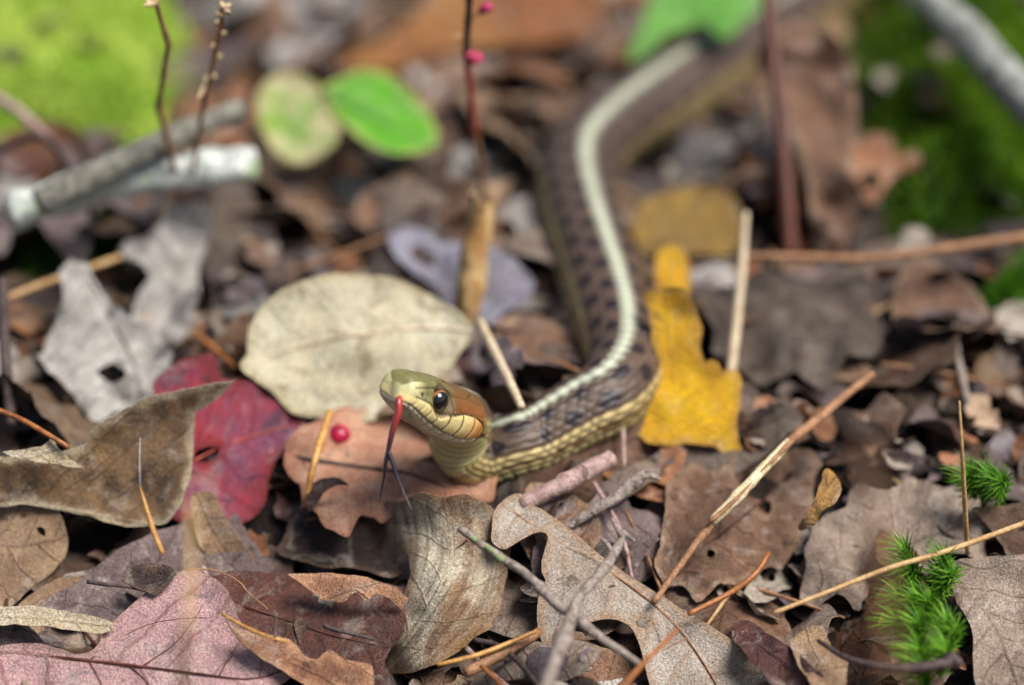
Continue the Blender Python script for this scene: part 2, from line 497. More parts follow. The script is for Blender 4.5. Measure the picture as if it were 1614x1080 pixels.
def cdt_fill(outline, holes, res, seed):
    rs = np.random.default_rng(seed)
    lo, hi = outline.min(0), outline.max(0)
    nx, ny = int((hi[0] - lo[0]) / res) + 2, int((hi[1] - lo[1]) / res) + 2
    gx, gy = np.meshgrid(np.arange(nx), np.arange(ny), indexing='ij')
    pts = np.stack([gx.ravel() + 0.5 * (gy.ravel() % 2), gy.ravel() * 0.9], 1) * res + lo
    pts += rs.uniform(-0.18, 0.18, pts.shape) * res
    keep = inpoly(pts, outline)
    bd = np.vstack([outline] + holes)
    for h in holes:
        keep &= ~inpoly(pts, h)
    pts = pts[keep]
    if len(pts):
        d = np.full(len(pts), 1e9)
        for q in bd:
            d = np.minimum(d, np.hypot(pts[:, 0] - q[0], pts[:, 1] - q[1]))
        pts = pts[d > 0.45 * res]
    verts, edges = [], []
    for loop in [outline] + holes:
        b = len(verts)
        verts += [Vector(p) for p in loop]
        edges += [(b + i, b + (i + 1) % len(loop)) for i in range(len(loop))]
    verts += [Vector(p) for p in pts]
    ov, oe, of, *_ = delaunay_2d_cdt(verts, edges, [], 0, 1e-6)
    V2 = np.array([(p.x, p.y) for p in ov])
    T = np.array([f for f in of if len(f) == 3])
    cc = V2[T].mean(1)
    k = inpoly(cc, outline)
    for h in holes:
        k &= ~inpoly(cc, h)
    T = T[k]
    a, b_, c_ = V2[T[:, 0]], V2[T[:, 1]], V2[T[:, 2]]
    ar = (b_[:, 0] - a[:, 0]) * (c_[:, 1] - a[:, 1]) - (b_[:, 1] - a[:, 1]) * (c_[:, 0] - a[:, 0])
    T[ar < 0] = T[ar < 0][:, ::-1]
    T = T[np.abs(ar) > 1e-9]
    ed = np.full(len(V2), 1e9)
    for q in bd:
        ed = np.minimum(ed, np.hypot(V2[:, 0] - q[0], V2[:, 1] - q[1]))
    return V2, T, ed

def vnormals(V, T):
    fn = np.cross(V[T[:, 1]] - V[T[:, 0]], V[T[:, 2]] - V[T[:, 0]])
    N = np.zeros_like(V)
    for k in range(3):
        np.add.at(N, T[:, k], fn)
    return N / (np.linalg.norm(N, axis=1)[:, None] + 1e-12)

def thicken(V, T, A, th):
    N = vnormals(V, T)
    n = len(V)
    E = np.vstack([T[:, [0, 1]], T[:, [1, 2]], T[:, [2, 0]]])
    key = np.sort(E, 1)
    _, idx, cnt = np.unique(key, axis=0, return_index=True, return_counts=True)
    B = E[idx[cnt == 1]]
    W = V - N * th
    nb = len(B)
    VV = np.vstack([V, W, V[B[:, 0]], V[B[:, 1]], W[B[:, 0]], W[B[:, 1]]])
    AA = np.vstack([A, A, A[B[:, 0]], A[B[:, 1]], A[B[:, 0]], A[B[:, 1]]])
    F = T.tolist() + (T[:, ::-1] + n).tolist()
    o = 2 * n
    i = np.arange(nb)
    F += np.stack([o + i + nb, o + i, o + i + 2 * nb, o + i + 3 * nb], 1).tolist()
    return VV, F, AA, N

NL = [0]
def rag(outline, step, amp, seed, freq=2.2, closed=True):
    o = resample(outline, step, closed)
    c0 = o.mean(0)
    d = fbm(o * freq, seed, 3)
    t = np.roll(o, -1, 0) - np.roll(o, 1, 0)
    nrm = np.stack([t[:, 1], -t[:, 0]], 1)
    nrm /= np.linalg.norm(nrm, axis=1)[:, None] + 1e-9
    return o + nrm * (d * amp)[:, None]

def hero_leaf(name, label, mat, outline, anchor, normal, bend=None, mid=None, holes=(), res=0.14, ragged=0.035,
              wrinkle=0.10, wfreq=0.7, thick=0.022, smooth=True, cat='leaf', midrib=None, ribr=0.03, veins=(), group=None,
              petiole=None, par=None, ecurl=0.5):
    """A leaf blade on an inclined, bent surface in space; outline and midrib as seen give its real extent."""
    NL[0] += 1
    seed = NL[0] * 31
    O = at(*anchor)
    n = np.array(normal, float); n /= np.linalg.norm(n)
    e1 = np.array([1.0, 0, 0]); e1 -= n * (e1 @ n); e1 /= np.linalg.norm(e1)
    e2 = np.cross(n, e1)
    def h(q):
        r = wrinkle * (1.35 * fbm(q * wfreq, seed, 3) + 0.45 * fbm(q * wfreq * 3.1, seed + 7, 2))
        if bend is not None:
            r = r + bend(q[:, 0], q[:, 1])
        return r
    def to2(pxs):
        pxs = np.asarray(pxs, float)
        D = np.array([ray(a, b) for a, b in pxs])
        off = np.zeros(len(D))
        for _ in range(12):
            t = ((O - CAM) @ n + off) / (D @ n)
            X = CAM + D * t[:, None]
            q = np.stack([(X - O) @ e1, (X - O) @ e2], 1)
            off = 0.5 * off + 0.5 * h(q)
        return q
    px = np.asarray(outline, float)
    px = catmull(px, 8, True) if smooth else resample(px, 8.0, True)
    o2 = rag(to2(px), res * 0.6, ragged, seed + 3)
    hs = []
    for hx, hy, ra, rb, rot in holes:
        tt = np.linspace(0, 2 * np.pi, 18, endpoint=False)
        rr = 1 + 0.22 * vnoise(np.stack([np.cos(tt), np.sin(tt)], 1) * 1.7, seed + int(hx))
        ex, ey = ra * np.cos(tt) * rr, rb * np.sin(tt) * rr
        cr, sr = math.cos(rot), math.sin(rot)
        hs.append(to2(np.stack([hx + ex * cr - ey * sr, hy + ex * sr + ey * cr], 1)))
    V2, T, ed = cdt_fill(o2, hs, res, seed)
    m2 = to2(resample(catmull(mid, 6), 20)) if mid is not None else np.array([o2.min(0), o2.max(0)])
    # leaf coordinates: distance along and across the midrib
    u = np.zeros(len(V2)); v = np.full(len(V2), 1e9)
    s0 = 0
    for a, b in zip(m2[:-1], m2[1:]):
        d = b - a; L = np.linalg.norm(d) + 1e-9; d /= L
        r = V2 - a
        al = r @ d
        ac = r[:, 0] * d[1] - r[:, 1] * d[0]
        cl = np.clip(al, 0, L)
        dist = np.hypot(ac, al - cl)
        k = dist < np.abs(v)
        u[k] = s0 + al[k]; v[k] = np.where(ac[k] < 0, -1, 1) * dist[k]
        s0 += L
    hh = h(V2)
    hh = hh + (0.20 + 0.34 * fbm(V2 * 0.6, seed + 9, 2)) * ecurl * sstep(0.7, 0.0, ed) ** 2
    if mid is not None:
        hh = hh - 0.035 * np.exp(-(v / 0.09) ** 2)
    V = O + V2[:, :1] * e1 + V2[:, 1:] * e2 + hh[:, None] * n
    A = np.stack([u, v, ed], 1)
    VV, F, AA, N = thicken(V, T, A, thick)
    splat(VV)
    surf = lambda pxs, lift=0.0: (lambda q: O + q[:, :1] * e1 + q[:, 1:] * e2 + (h(q) + lift)[:, None] * n)(to2(pxs))
    parts = []
    if midrib is not None or veins or petiole is not None:
        root = empty(name, [V[:, 0].mean(), V[:, 1].mean(), V[:, 2].min()])
        parent(mkmesh('blade', VV, F, mat, {'leafuv': AA}), root)
        if mid is not None and midrib is not None:
            P = surf(resample(catmull(mid, 6), 8), 0.0)
            parent(tube('midrib', P, [ribr, ribr * 0.8, ribr * 0.35], midrib, 0.1, 8, False, rough=0.15), root)
        for vv in veins:
            P = surf(resample(catmull(vv, 6), 8), 0.0)
            parent(tube('side_vein', P, [ribr * 0.5, ribr * 0.2], midrib, 0.1, 6, False), root)
        if petiole is not None:
            pts, pr, pm = petiole
            parent(tube('leaf_stalk', np.array([at(*q) for q in pts]), pr, pm, 0.1, 8, rough=0.15), root)
    else:
        root = mkmesh(name, VV, F, mat, {'leafuv': AA})
    if par is not None:
        parent(root, par)
    else:
        tag(root, label, cat, group)
    return root

# ---------------------------------------------------------------- ground
def H(x, y):
    x = np.asarray(x, float); y = np.asarray(y, float)
    z = 2.6 * sstep(-3.0, 3.0, y) - 1.6 + 0.035 * np.clip(y - 2, 0, 60)
    p = np.stack([x, y], -1)
    z = z + 0.22 * fbm(p * 0.22, 5, 3)
    z = z + 1.3 * np.exp(-(((x + 13.5) / 6) ** 2 + ((y - 25) / 6) ** 2))
    z = z + 1.2 * np.exp(-(((x - 13) / 4.5) ** 2 + ((y - 20) / 6) ** 2))
    return z - 0.55

gx = np.concatenate([np.linspace(-300, -32, 12, endpoint=False), np.linspace(-32, 32, 129), np.linspace(300, 32, 12, endpoint=False)[::-1]])
gy = np.concatenate([np.linspace(-300, -22, 12, endpoint=False), np.linspace(-22, 46, 137), np.linspace(300, 46, 12, endpoint=False)[::-1]])
GX, GY = np.meshgrid(gx, gy, indexing='ij')
GZ = H(GX, GY) + 0.10 * fbm(np.stack([GX, GY], -1) * 1.3, 9, 3)
nx, ny = len(gx), len(gy)
V = np.stack([GX, GY, GZ], -1).reshape(-1, 3)
i, j = np.meshgrid(np.arange(nx - 1), np.arange(ny - 1), indexing='ij')
q = (i * ny + j).ravel()
F = np.stack([q, q + ny, q + ny + 1, q + 1], 1)
g = mkmesh('ground', V, F, M['soil'])
g['kind'] = 'structure'

# ---------------------------------------------------------------- the snake
def build_snake():
    # head frame (world): pointing left, towards the viewer and up
    p, s_ = math.radians(36), 0.52
    c_ = math.sqrt(1 - s_ * s_)
    Fh = np.array([-s_ * math.cos(p), -c_ * math.cos(p), math.sin(p)])
    Lh = np.array([c_, -s_, 0.0])
    roll = math.radians(9)
    Lh = Lh * math.cos(roll) - np.cross(Fh, Lh) * math.sin(roll)
    Uh = np.cross(Fh, Lh)
    HS = 1.30
    snout = atd(692, 632, 54.6) - HS * (-0.78 * Fh + 0.34 * Lh + 0.135 * Uh)
    ax = lambda x: snout - Fh * x * HS
    stripe = [(1500, -150, .35, 1.7), (1400, -100, .52, 1.7), (1290, -40, .72, 1.6), (1195, 12, .84, 1.5), (1105, 62, .9, 1.4), (1040, 105, .92, 1.3), (978, 150, .92, 1.25),
              (934, 195, .92, 1.2), (925, 240, .92, 1.15), (938, 300, .9, 1.1), (957, 360, .88, 1.1), (977, 420, .86, 1.05), (990, 475, .84, 1.0),
              (988, 525, .8, 1.0), (960, 572, .76, 1.0), (905, 606, .71, 0.85), (848, 642, .67, 0.62)]
    C, RR = [], []
    for px, py, r, zg in stripe:
        C.append(at(px, py, zg + 2 * r) - np.array([0, 0, r])); RR.append(r)
    for px, py, d, r in [(812, 701, 57.6, .65), (774, 715, 57.65, .65), (742, 713, 57.5, .645), (724, 690, 57.2, .63)]:
        C.append(atd(px, py, d)); RR.append(r)
    C.append(ax(2.25)); RR.append(.61)
    C.append(ax(1.9)); RR.append(.62)
    C = np.array(C); RR = np.array(RR)
    Q = catmull(np.hstack([C, RR[:, None]]), 20)
    cut = len(Q) - 21                     # stop where the head sections begin (x = 2.25)
    Q = Q[:cut + 1]
    STEP = 0.032
    Q = resample(Q, STEP)
    P, rr = Q[:, :3], Q[:, 3]
    T = np.gradient(P, axis=0); T /= np.linalg.norm(T, axis=1)[:, None]
    up = np.array([0, 0, 1.0])
    U = up - T * (T @ up)[:, None]
    U /= np.linalg.norm(U, axis=1)[:, None]
    k = np.exp(-np.linspace(0, 1, len(P))[::-1] * len(P) * STEP / 0.5)[:, None]
    U = U * (1 - k) + Uh * k
    U -= T * np.sum(U * T, 1)[:, None]; U /= np.linalg.norm(U, axis=1)[:, None]
    for _ in range(4):
        U[1:-1] = (U[:-2] + 2 * U[1:-1] + U[2:]) / 4
    U -= T * np.sum(U * T, 1)[:, None]; U /= np.linalg.norm(U, axis=1)[:, None]
    # the body is rolled a little where it runs towards the viewer
    qx, qy, _ = proj(P)
    ro = math.radians(15) * sstep(590, 500, qy) * sstep(120, 210, qy)
    Lb = np.cross(U, T)
    P = P - Lb * (rr * np.sin(ro))[:, None]
    U, Lb = U * np.cos(ro)[:, None] + Lb * np.sin(ro)[:, None], Lb * np.cos(ro)[:, None] - U * np.sin(ro)[:, None]
    nb = len(P)
    # head stations
    hx = np.concatenate([np.linspace(2.25, 0.10, 190, endpoint=False), 0.10 * (1 - np.sin(np.linspace(0, np.pi / 2, 16))) ])
    tx = [0, .03, .08, .18, .35, .6, .85, 1.1, 1.4, 1.7, 1.95, 2.25]
    tw = [.12, .22, .275, .32, .37, .42, .485, .54, .60, .62, .585, .50]
    tt = [.16, .245, .295, .33, .35, .365, .39, .405, .405, .40, .41, .45]
    tb = [.09, .135, .165, .205, .255, .305, .355, .40, .41, .44, .46, .48]
    def sm(xs, ys, x):
        dense = np.linspace(0, 2.25, 400)
        y = np.interp(dense, xs, ys)
        kk = np.ones(15) / 15
        yp = np.convolve(np.pad(y, 7, mode='edge'), kk, 'valid')
        y = np.where(dense < 0.15, y, yp)
        return np.interp(x, dense, y)
    hw, ht, hb = sm(tx, tw, hx), sm(tx, tt, hx), sm(tx, tb, hx)
    nexp = 2.0 + 1.1 * sstep(2.3, 1.7, hx) * 1.0
    Mr = 288
    th = np.linspace(0, 2 * np.pi, Mr, endpoint=False)          # 0 = animal's left, pi/2 = dorsal
    ct, st = np.cos(th), np.sin(th)
    # body rings
    bt = 1.0 - 0.06 * np.clip(np.linspace(0, 1, nb) * 0 + 1, 0, 1)
    flat = 1.0
    VB = P[:, None, :] + rr[:, None, None] * (ct[None, :, None] * Lb[:, None, :] + st[None, :, None] * U[:, None, :] * 0.96)
    NB = ct[None, :, None] * Lb[:, None, :] + st[None, :, None] * U[:, None, :]
    sarc = np.arange(nb) * STEP
    sarc = sarc[-1] - sarc                                     # distance behind the head
    phi = np.abs(((th - np.pi / 2 + np.pi) % (2 * np.pi)) - np.pi)   # 0 dorsal .. pi ventral
    sph = ((th - np.pi / 2 + np.pi) % (2 * np.pi)) - np.pi
    # ---- scale pattern over the body: offset rows of rhombic keeled scales
    roww = math.radians(13.2)
    ls = 0.25
    SA, PH = np.meshgrid(sarc, phi, indexing='ij')
    _, SPH = np.meshgrid(sarc, sph, indexing='ij')
    scl = 0.62 + 0.38 * np.interp(SA, [0, 8, 40], [0.3, 1, 1])
    a_ = SPH / roww
    b_ = SA / (ls * scl)
    # rhombic lattice: nearest centre of rows (integer a) with alternate half shifts
    best = np.full(SA.shape, 1e9); ra = np.zeros(SA.shape); rb = np.zeros(SA.shape)
    a0 = np.round(a_)
    for da in (-1, 0, 1):
        aa = a0 + da
        sh = 0.5 * (np.abs(aa) % 2)
        bb = np.round(b_ - sh) + sh
        d = np.abs(a_ - aa) * 1.05 + np.abs(b_ - bb) * 0.95
        k2 = d < best
        best = np.where(k2, d, best); ra = np.where(k2, aa, ra); rb = np.where(k2, bb, rb)
    edge = sstep(0.36, 0.52, best)
    keel = np.exp(-((a_ - ra) / 0.10) ** 2) * (best < 0.45)
    ventral = sstep(math.radians(111), math.radians(117), PH)
    vs = SA / 0.21
    vf = np.abs(vs - np.round(vs))
    vedge = sstep(0.20, 0.03, vf)
    disp = (1 - ventral) * (0.010 * (1 - edge) + 0.004 * keel + 0.008 * (0.5 - (b_ - rb)) * (1 - edge)) + ventral * (0.022 * (1 - vedge) + 0.02 * (vs - np.floor(vs)))
    disp = disp * np.interp(SA, [0, 1.5], [0.35, 1.0])
    VB = VB + NB * disp[..., None]
    # ---- colours
    lin = lambda r, g_, b: np.array(srgb(r, g_, b)[:3])
    brown, dark, mint = lin(88, 71, 60), lin(38, 27, 33), lin(206, 210, 186)
    tanl, rust, belly = lin(218, 194, 138), lin(112, 76, 44), lin(204, 194, 138)
    PD = np.degrees(PH)
    rowa = np.abs(ra)
    colB = np.zeros(SA.shape + (3,))
    colB[:] = brown
    nz = vnoise(np.stack([a_ * 0.9, b_ * 0.9], -1), 3)
    nz2 = vnoise(np.stack([ra * 3.1, rb * 3.1], -1), 8)
    colB *= (1 + 0.22 * nz2[..., None])
    # two alternating rows of dark blotches on each flank
    per = 0.92 * (0.55 + 0.45 * np.interp(SA, [0, 9], [0.35, 1.0]))
    SW = np.interp(sarc, sarc[::-1], np.cumsum((STEP / (0.92 * (0.55 + 0.45 * np.interp(sarc, [0, 9], [0.35, 1.0]))))[::-1]))[:, None] + 0 * SA
    for rowc, off, rad in ((25, 0.0, 11), (54, 0.5, 13)):
        cen = np.abs(((SW + off) % 1.0) - 0.5)
        d2 = (cen / 0.235) ** 2 + ((PD - rowc) / rad) ** 2
        f = sstep(1.25, 0.72, d2 + 0.25 * nz) * np.interp(SA, [0.4, 1.8], [0.15, 1.0])
        colB = colB * (1 - f[..., None]) + dark * f[..., None]
    colB *= (1 - 0.14 * edge * (1 - ventral))[..., None]
    zig = 10.5 + 3.6 * (np.abs(((SA / (ls * scl)) % 1.0) - 0.5) * 2 - 0.5) * 2
    f = sstep(zig + 1.6, zig - 1.6, PD)[..., None]
    mintv = mint * (1 + 0.14 * nz2[..., None]) * (1 - 0.42 * edge[..., None])
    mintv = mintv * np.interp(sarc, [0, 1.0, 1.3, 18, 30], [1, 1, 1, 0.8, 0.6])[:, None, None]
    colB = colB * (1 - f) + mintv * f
    zig2 = 3.0 * (np.abs(((SA / (ls * scl) + 0.3) % 1.0) - 0.5) * 2 - 0.5)
    f = (sstep(73 + zig2 - 2.5, 73 + zig2 + 2.5, PD) * sstep(91 + zig2 + 2.5, 91 + zig2 - 2.5, PD))[..., None]
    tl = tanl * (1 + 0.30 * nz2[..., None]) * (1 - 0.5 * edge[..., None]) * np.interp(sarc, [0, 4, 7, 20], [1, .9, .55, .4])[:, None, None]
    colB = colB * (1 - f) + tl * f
    f = (sstep(90, 94, PD) * (1 - ventral))[..., None]
    rmix = (0.5 + 0.5 * np.clip(nz2 * 1.6, -1, 1))[..., None]
    rs = rust * (1 - rmix) + tanl * 0.75 * rmix
    rs = rs * (1 - 0.4 * edge[..., None])
    colB = colB * (1 - f) + rs * f
    bl = belly * (1 - 0.5 * vedge[..., None]) * (1 + 0.05 * nz[..., None])
    spot = sstep(0.25, 0.12, np.hypot(((vs + 0.5) % 1.0) - 0.5, (PD - 120) / 14)) * (np.interp(sarc, [0, 1.2, 1.6], [0, 0, 1])[:, None])
    bl = bl * (1 - 0.75 * spot[..., None])
    fv = ventral[..., None]
    colB = colB * (1 - fv) + bl * fv
    # neck close to the head: pattern breaks up into pale ground with dark flecks
    nk = sstep(2.6, 0.8, SA)[..., None] * sstep(58, 80, PD)[..., None]
    pale = lin(178, 160, 104) * (1 + 0.25 * nz[..., None]) * (1 - 0.25 * edge[..., None])
    fleck = sstep(0.32, 0.55, vnoise(np.stack([SPH * 5.5, SA * 3.2], -1), 21))[..., None]
    pale = pale * (1 - fleck) + lin(84, 54, 36) * fleck
    colB = colB * (1 - nk * (1 - fv)) + pale * nk * (1 - fv)
    # ---- head surface
    e = 2.0 / nexp[:, None]
    yy = hw[:, None] * np.sign(ct)[None] * np.abs(ct)[None] ** e
    hh = np.where(st[None] >= 0, ht[:, None], hb[:, None])
    eb = 2.0 / (2.0 + 0.5 * sstep(2.3, 1.5, hx))[:, None]
    zz = np.where(st[None] >= 0, hh * np.abs(st)[None] ** e, -hh * np.abs(st)[None] ** eb)
    yy = np.where(st[None] >= 0, yy, hw[:, None] * np.sign(ct)[None] * np.abs(ct)[None] ** eb)
    X = hx[:, None] + 0 * yy
    # the cheek leans in towards the crown, the snout tapers, brow over the eye
    lean = sstep(0.0, 0.32, zz) * 0.20 * sstep(2.3, 1.6, X) * sstep(0.0, 0.3, X)
    yy = yy * (1 - lean)
    ex_, ez_ = 0.78, 0.135
    er = np.hypot(X - ex_, zz - ez_)
    brow = np.exp(-((X - ex_) / 0.26) ** 2 - ((zz - 0.32) / 0.05) ** 2)
    yy = yy + np.sign(yy) * 0.035 * brow * (np.abs(yy) > 0.2)
    sock = sstep(0.26, 0.16, er) * (np.abs(yy) > 0.22)
    yy = yy - np.sign(yy) * 0.07 * sock
    lor = np.exp(-((X - 0.46) / 0.14) ** 2 - ((zz - 0.13) / 0.07) ** 2)
    yy = yy - np.sign(yy) * 0.03 * lor * (np.abs(yy) > 0.15)
    Ay = np.abs(yy)
    zm = lambda x: np.interp(x, [0, .06, .12, .25, .5, .8, 1.1, 1.5, 1.8, 2.05], [-.085, -.08, -.08, -.105, -.165, -.225, -.27, -.275, -.215, -.11])
    zu = lambda x: np.interp(x, [0, .2, .4, .6, .8, 1.0, 1.3, 1.6, 1.9, 2.05], [.045, .055, .055, .025, -.05, .01, .11, .13, .07, -.07])
    zl = lambda x: zm(x) - np.interp(x, [0, .2, .5, .9, 1.3, 1.7, 2.05], [.055, .075, .105, .125, .13, .11, .02])
    def line(fn, a, b, n=24):
        xs = np.linspace(a, b, n)
        return [(x, float(fn(x))) for x in xs]
    side, topl = [], []
    side.append((line(zu, .16, 2.04), 1.0))
    side.append((line(zl, .08, 2.0), 0.8))
    for xb, xt in ((.17, .2), (.34, .40), (.54, .575), (.76, .75), (1.02, 1.0), (1.32, 1.27), (1.61, 1.58), (1.87, 1.85)):
        side.append(([(xb, float(zm(xb))), ((xb + xt) / 2 + 0.012, float(zm(xb) + zu(xt)) / 2), (xt, float(zu(xt)))], 1.25 if xb > 0.9 else 1.0))
    for xb in (.13, .25, .38, .53, .70, .90, 1.15, 1.45, 1.75):
        side.append(([(xb, float(zm(xb))), (xb + .05, float(zl(xb + .05)))], 0.7))
    side += [([(.20, .03), (.22, .12), (.20, .21)], 1), ([(.40, .025), (.43, .12), (.42, .25)], 1), ([(.56, .0), (.585, .10), (.58, .28)], 1),
             ([(.12, .17), (.3, .215), (.58, .275)], .8), ([(1.02, -.02), (1.04, .1), (1.0, .26)], .8), ([(1.04, .10), (1.4, .12), (1.95, .16)], .12),
             ([(1.42, .06), (1.46, .14), (1.44, .31)], .15), ([(1.0, .26), (1.45, .31), (1.9, .3)], .15)]
    topl += [([(.07, 0), (.55, 0)], 1), ([(.27, -.22), (.29, 0), (.27, .22)], 1), ([(.64, -.33), (.585, -.14), (.555, 0), (.585, .14), (.64, .33)], 1),
             ([(.585, .14), (.8, .16), (1.06, .13), (1.15, 0), (1.06, -.13), (.8, -.16), (.585, -.14)], 1), ([(1.15, 0), (1.78, 0)], 1),
             ([(1.06, .13), (1.06, .36)], 1), ([(1.06, -.13), (1.06, -.36)], 1), ([(1.06, .36), (1.45, .40), (1.75, .24), (1.78, 0), (1.75, -.24), (1.45, -.40), (1.06, -.36)], 1)]
    def dseg(A, B, lines):
        d = np.full(A.shape, 1e9); wgt = np.ones(A.shape)
        for pl, wt in lines:
            for (x1, y1), (x2, y2) in zip(pl[:-1], pl[1:]):
                dx, dy = x2 - x1, y2 - y1
                t = np.clip(((A - x1) * dx + (B - y1) * dy) / (dx * dx + dy * dy + 1e-12), 0, 1)
                dd = np.hypot(A - x1 - t * dx, B - y1 - t * dy)
                k3 = dd < d
                d = np.where(k3, dd, d); wgt = np.where(k3, wt, wgt)
        return d, wgt
    istop = (zz > 0.82 * ht[:, None]) & (st[None] > 0)
    ds, ws = dseg(X, zz, side)
    dt_, wt_ = dseg(X, yy, topl)
    dd = np.where(istop, dt_, ds); wg = np.where(istop, wt_, ws)
    under = (zz < zl(X))
    dd = np.where(under & ~istop, np.minimum(dd, 9), dd)
    seam = np.exp(-(dd / 0.011) ** 2) * wg
    pillow = np.clip(dd / 0.05, 0, 1)
    dm = np.abs(zz - zm(X))
    mouth = np.exp(-(dm / 0.014) ** 2) * (X < 2.0) * (~istop)
    # chin: small scales and paired shields
    ch = under & (zz < 0)
    chn = np.abs(((X * 5.0 + np.abs(yy) * 3) % 1.0) - 0.5)
    chs = ch * sstep(0.10, 0.0, chn) * 0.6
    nost = np.exp(-(np.hypot(X - .285, (zz - .125) * 1.0) / 0.032) ** 2) * (Ay > .12) * (~istop)
    inw = 0.020 * seam + 0.026 * mouth + 0.03 * nost + 0.008 * chs - 0.012 * (pillow ** 0.5)
    yn, zn = yy / (hw[:, None] ** 2 + 1e-4), zz / (hh ** 2 + 1e-4)
    ln = np.hypot(yn, zn) + 1e-9
    fade = sstep(0.0, 0.06, X)
    yy2 = yy - yn / ln * inw * fade
    zz2 = zz - zn / ln * inw * fade
    VH = snout - X[..., None] * HS * Fh + HS * yy2[..., None] * Lh + HS * zz2[..., None] * Uh
    # bring the first head rings onto the neck's last ring smoothly
    bl_ = sstep(2.25, 1.95, X)[..., None]
    last = VB[-1][None] + (-(X - 2.25))[..., None] * Fh * HS
    VH = VH * bl_ + last * (1 - bl_)
    # head colours
    olive, olive2, hbrown = lin(114, 110, 68), lin(160, 160, 112), lin(104, 76, 42)
    creamy, creamw, orange = lin(222, 202, 142), lin(226, 214, 180), lin(196, 126, 54)
    colH = np.zeros(X.shape + (3,)); colH[:] = olive
    n1 = vnoise(np.stack([X * 6, yy * 6, zz * 6], -1), 31)[..., None]
    n2 = vnoise(np.stack([X * 17, yy * 17, zz * 17], -1), 33)[..., None]
    f = sstep(.75, 1.25, X)[..., None]
    colH = colH * (1 - f) + hbrown * f
    f = (sstep(.42, .12, X))[..., None] * (~istop)[..., None]
    colH = colH * (1 - f) + lin(196, 190, 140) * f
    f = sstep(.85, 1.3, X)[..., None] * sstep(.40, .18, zz)[..., None] * sstep(0, .05, zz - zu(X))[..., None]
    colH = colH * (1 - f) + lin(124, 74, 36) * f
    colH *= (1 + 0.14 * n1 + 0.08 * n2)
    lab = sstep(0.008, -0.008, zz - zu(X))[..., None] * (~istop)[..., None]
    lc = creamy * (1 - sstep(1.2, 1.95, X)[..., None]) + orange * sstep(1.2, 1.95, X)[..., None]
    # rear rim of each hind labial warmer
    lc = lc * (1 + 0.05 * n1)
    colH = colH * (1 - lab) + lc * lab
    low = sstep(0.006, -0.006, zz - zm(X))[..., None]
    colH = colH * (1 - low) + (creamw * (1 + 0.04 * n1)) * low
    und = sstep(.01, -.03, zz - zl(X))[..., None]
    fy = sstep(.5, 1.9, X)[..., None]
    colH = colH * (1 - und) + (lin(214, 210, 176) * (1 - fy) + belly * fy) * und
    isL = (lab[..., 0] > .5) & (low[..., 0] < .5)
    dks = np.exp(-(dd / 0.016) ** 2) * wg
    sd_ = (0.68 + 0.25 * (X > 0.7)) * dks * np.where(isL & (X > 0.5), 1.15, 0.62) * np.where(istop, 0.8, 1)
    colH *= (1 - np.clip(sd_, 0, .9))[..., None]
    colH *= (1 - 0.35 * chs)[..., None]
    colH *= (1 - 0.72 * mouth * np.where(X < 1.2, 0.75, 0.6))[..., None]
    colH *= (1 - 0.95 * np.clip(nost * 1.4, 0, 1))[..., None]
    ring = np.exp(-((er - .205) / .03) ** 2)[..., None] * (Ay > .2)[..., None]
    colH = colH * (1 - .75 * ring) + lin(62, 42, 26) * .75 * ring
    post = np.exp(-((X - 0.62) / 0.06) ** 2 - ((zz - .1) / .09) ** 2)[..., None] * (~istop)[..., None]
    colH = colH * (1 - 0.4 * post) + lin(110, 92, 44) * 0.4 * post
    cb = sstep(2.2, 1.85, X)[..., None]
    colH = colH * cb + colB[-1][None] * (1 - cb)
    V = np.concatenate([VB[:-1].reshape(-1, 3), VH.reshape(-1, 3)])
    colr = np.concatenate([colB[:-1].reshape(-1, 3), colH.reshape(-1, 3)])
    n = nb - 1 + len(hx)
    i, j = np.meshgrid(np.arange(n - 1), np.arange(Mr), indexing='ij')
    j2 = (j + 1) % Mr
    F = np.stack([i * Mr + j, (i + 1) * Mr + j, (i + 1) * Mr + j2, i * Mr + j2], -1).reshape(-1, 4)
    F = F.tolist()
    F.append(list(range((n - 1) * Mr, n * Mr))[::-1]); F.append(list(range(Mr)))
    col4 = np.concatenate([np.clip(colr, 0, 1), np.ones((len(colr), 1))], 1)
    root = empty('garter_snake', at(820, 770, 0.9))
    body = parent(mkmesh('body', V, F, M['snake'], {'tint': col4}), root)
    splat(V)
    for sg in (1, -1):
        nu, nv = 48, 28
        er_ = 0.18 * HS
        a, b = np.meshgrid(np.linspace(0, 2 * np.pi, nu, endpoint=False), np.linspace(0, np.pi, nv), indexing='ij')
        ex = np.sin(b) * np.cos(a); ez = np.sin(b) * np.sin(a); ey = np.cos(b)
        rad = np.sin(b)
        base = float(np.interp(ex_, hx[::-1], hw[::-1])) * 0.9
        cx = snout - Fh * ex_ * HS + Lh * sg * (base - 0.115) * HS + Uh * ez_ * HS
        V = cx - Fh * (ex * er_ * 1.0)[..., None] + Uh * (ez * er_)[..., None] + Lh * sg * (ey * er_ * 0.95)[..., None]
        pa = np.array([-0.40, 0.04, 0.915]); dirs = np.stack([ex, ez, ey], -1)
        cosr = np.clip(dirs @ (pa / np.linalg.norm(pa)), -1, 1)
        rad = np.where(cosr > 0, np.sqrt(1 - cosr ** 2), 1.0)
        col = np.zeros(V.shape)
        pup = sstep(.86, .82, rad)[..., None]
        iris = lin(132, 74, 40) * (1 + 0.35 * vnoise(np.stack([a * 4, rad * 7], -1), 5)[..., None])
        gold = sstep(.91, .86, rad)[..., None]
        iris = iris * (1 - gold) + lin(170, 120, 66) * gold
        rim = sstep(.93, .97, rad)[..., None]
        iris = iris * (1 - rim) + lin(40, 24, 18) * rim
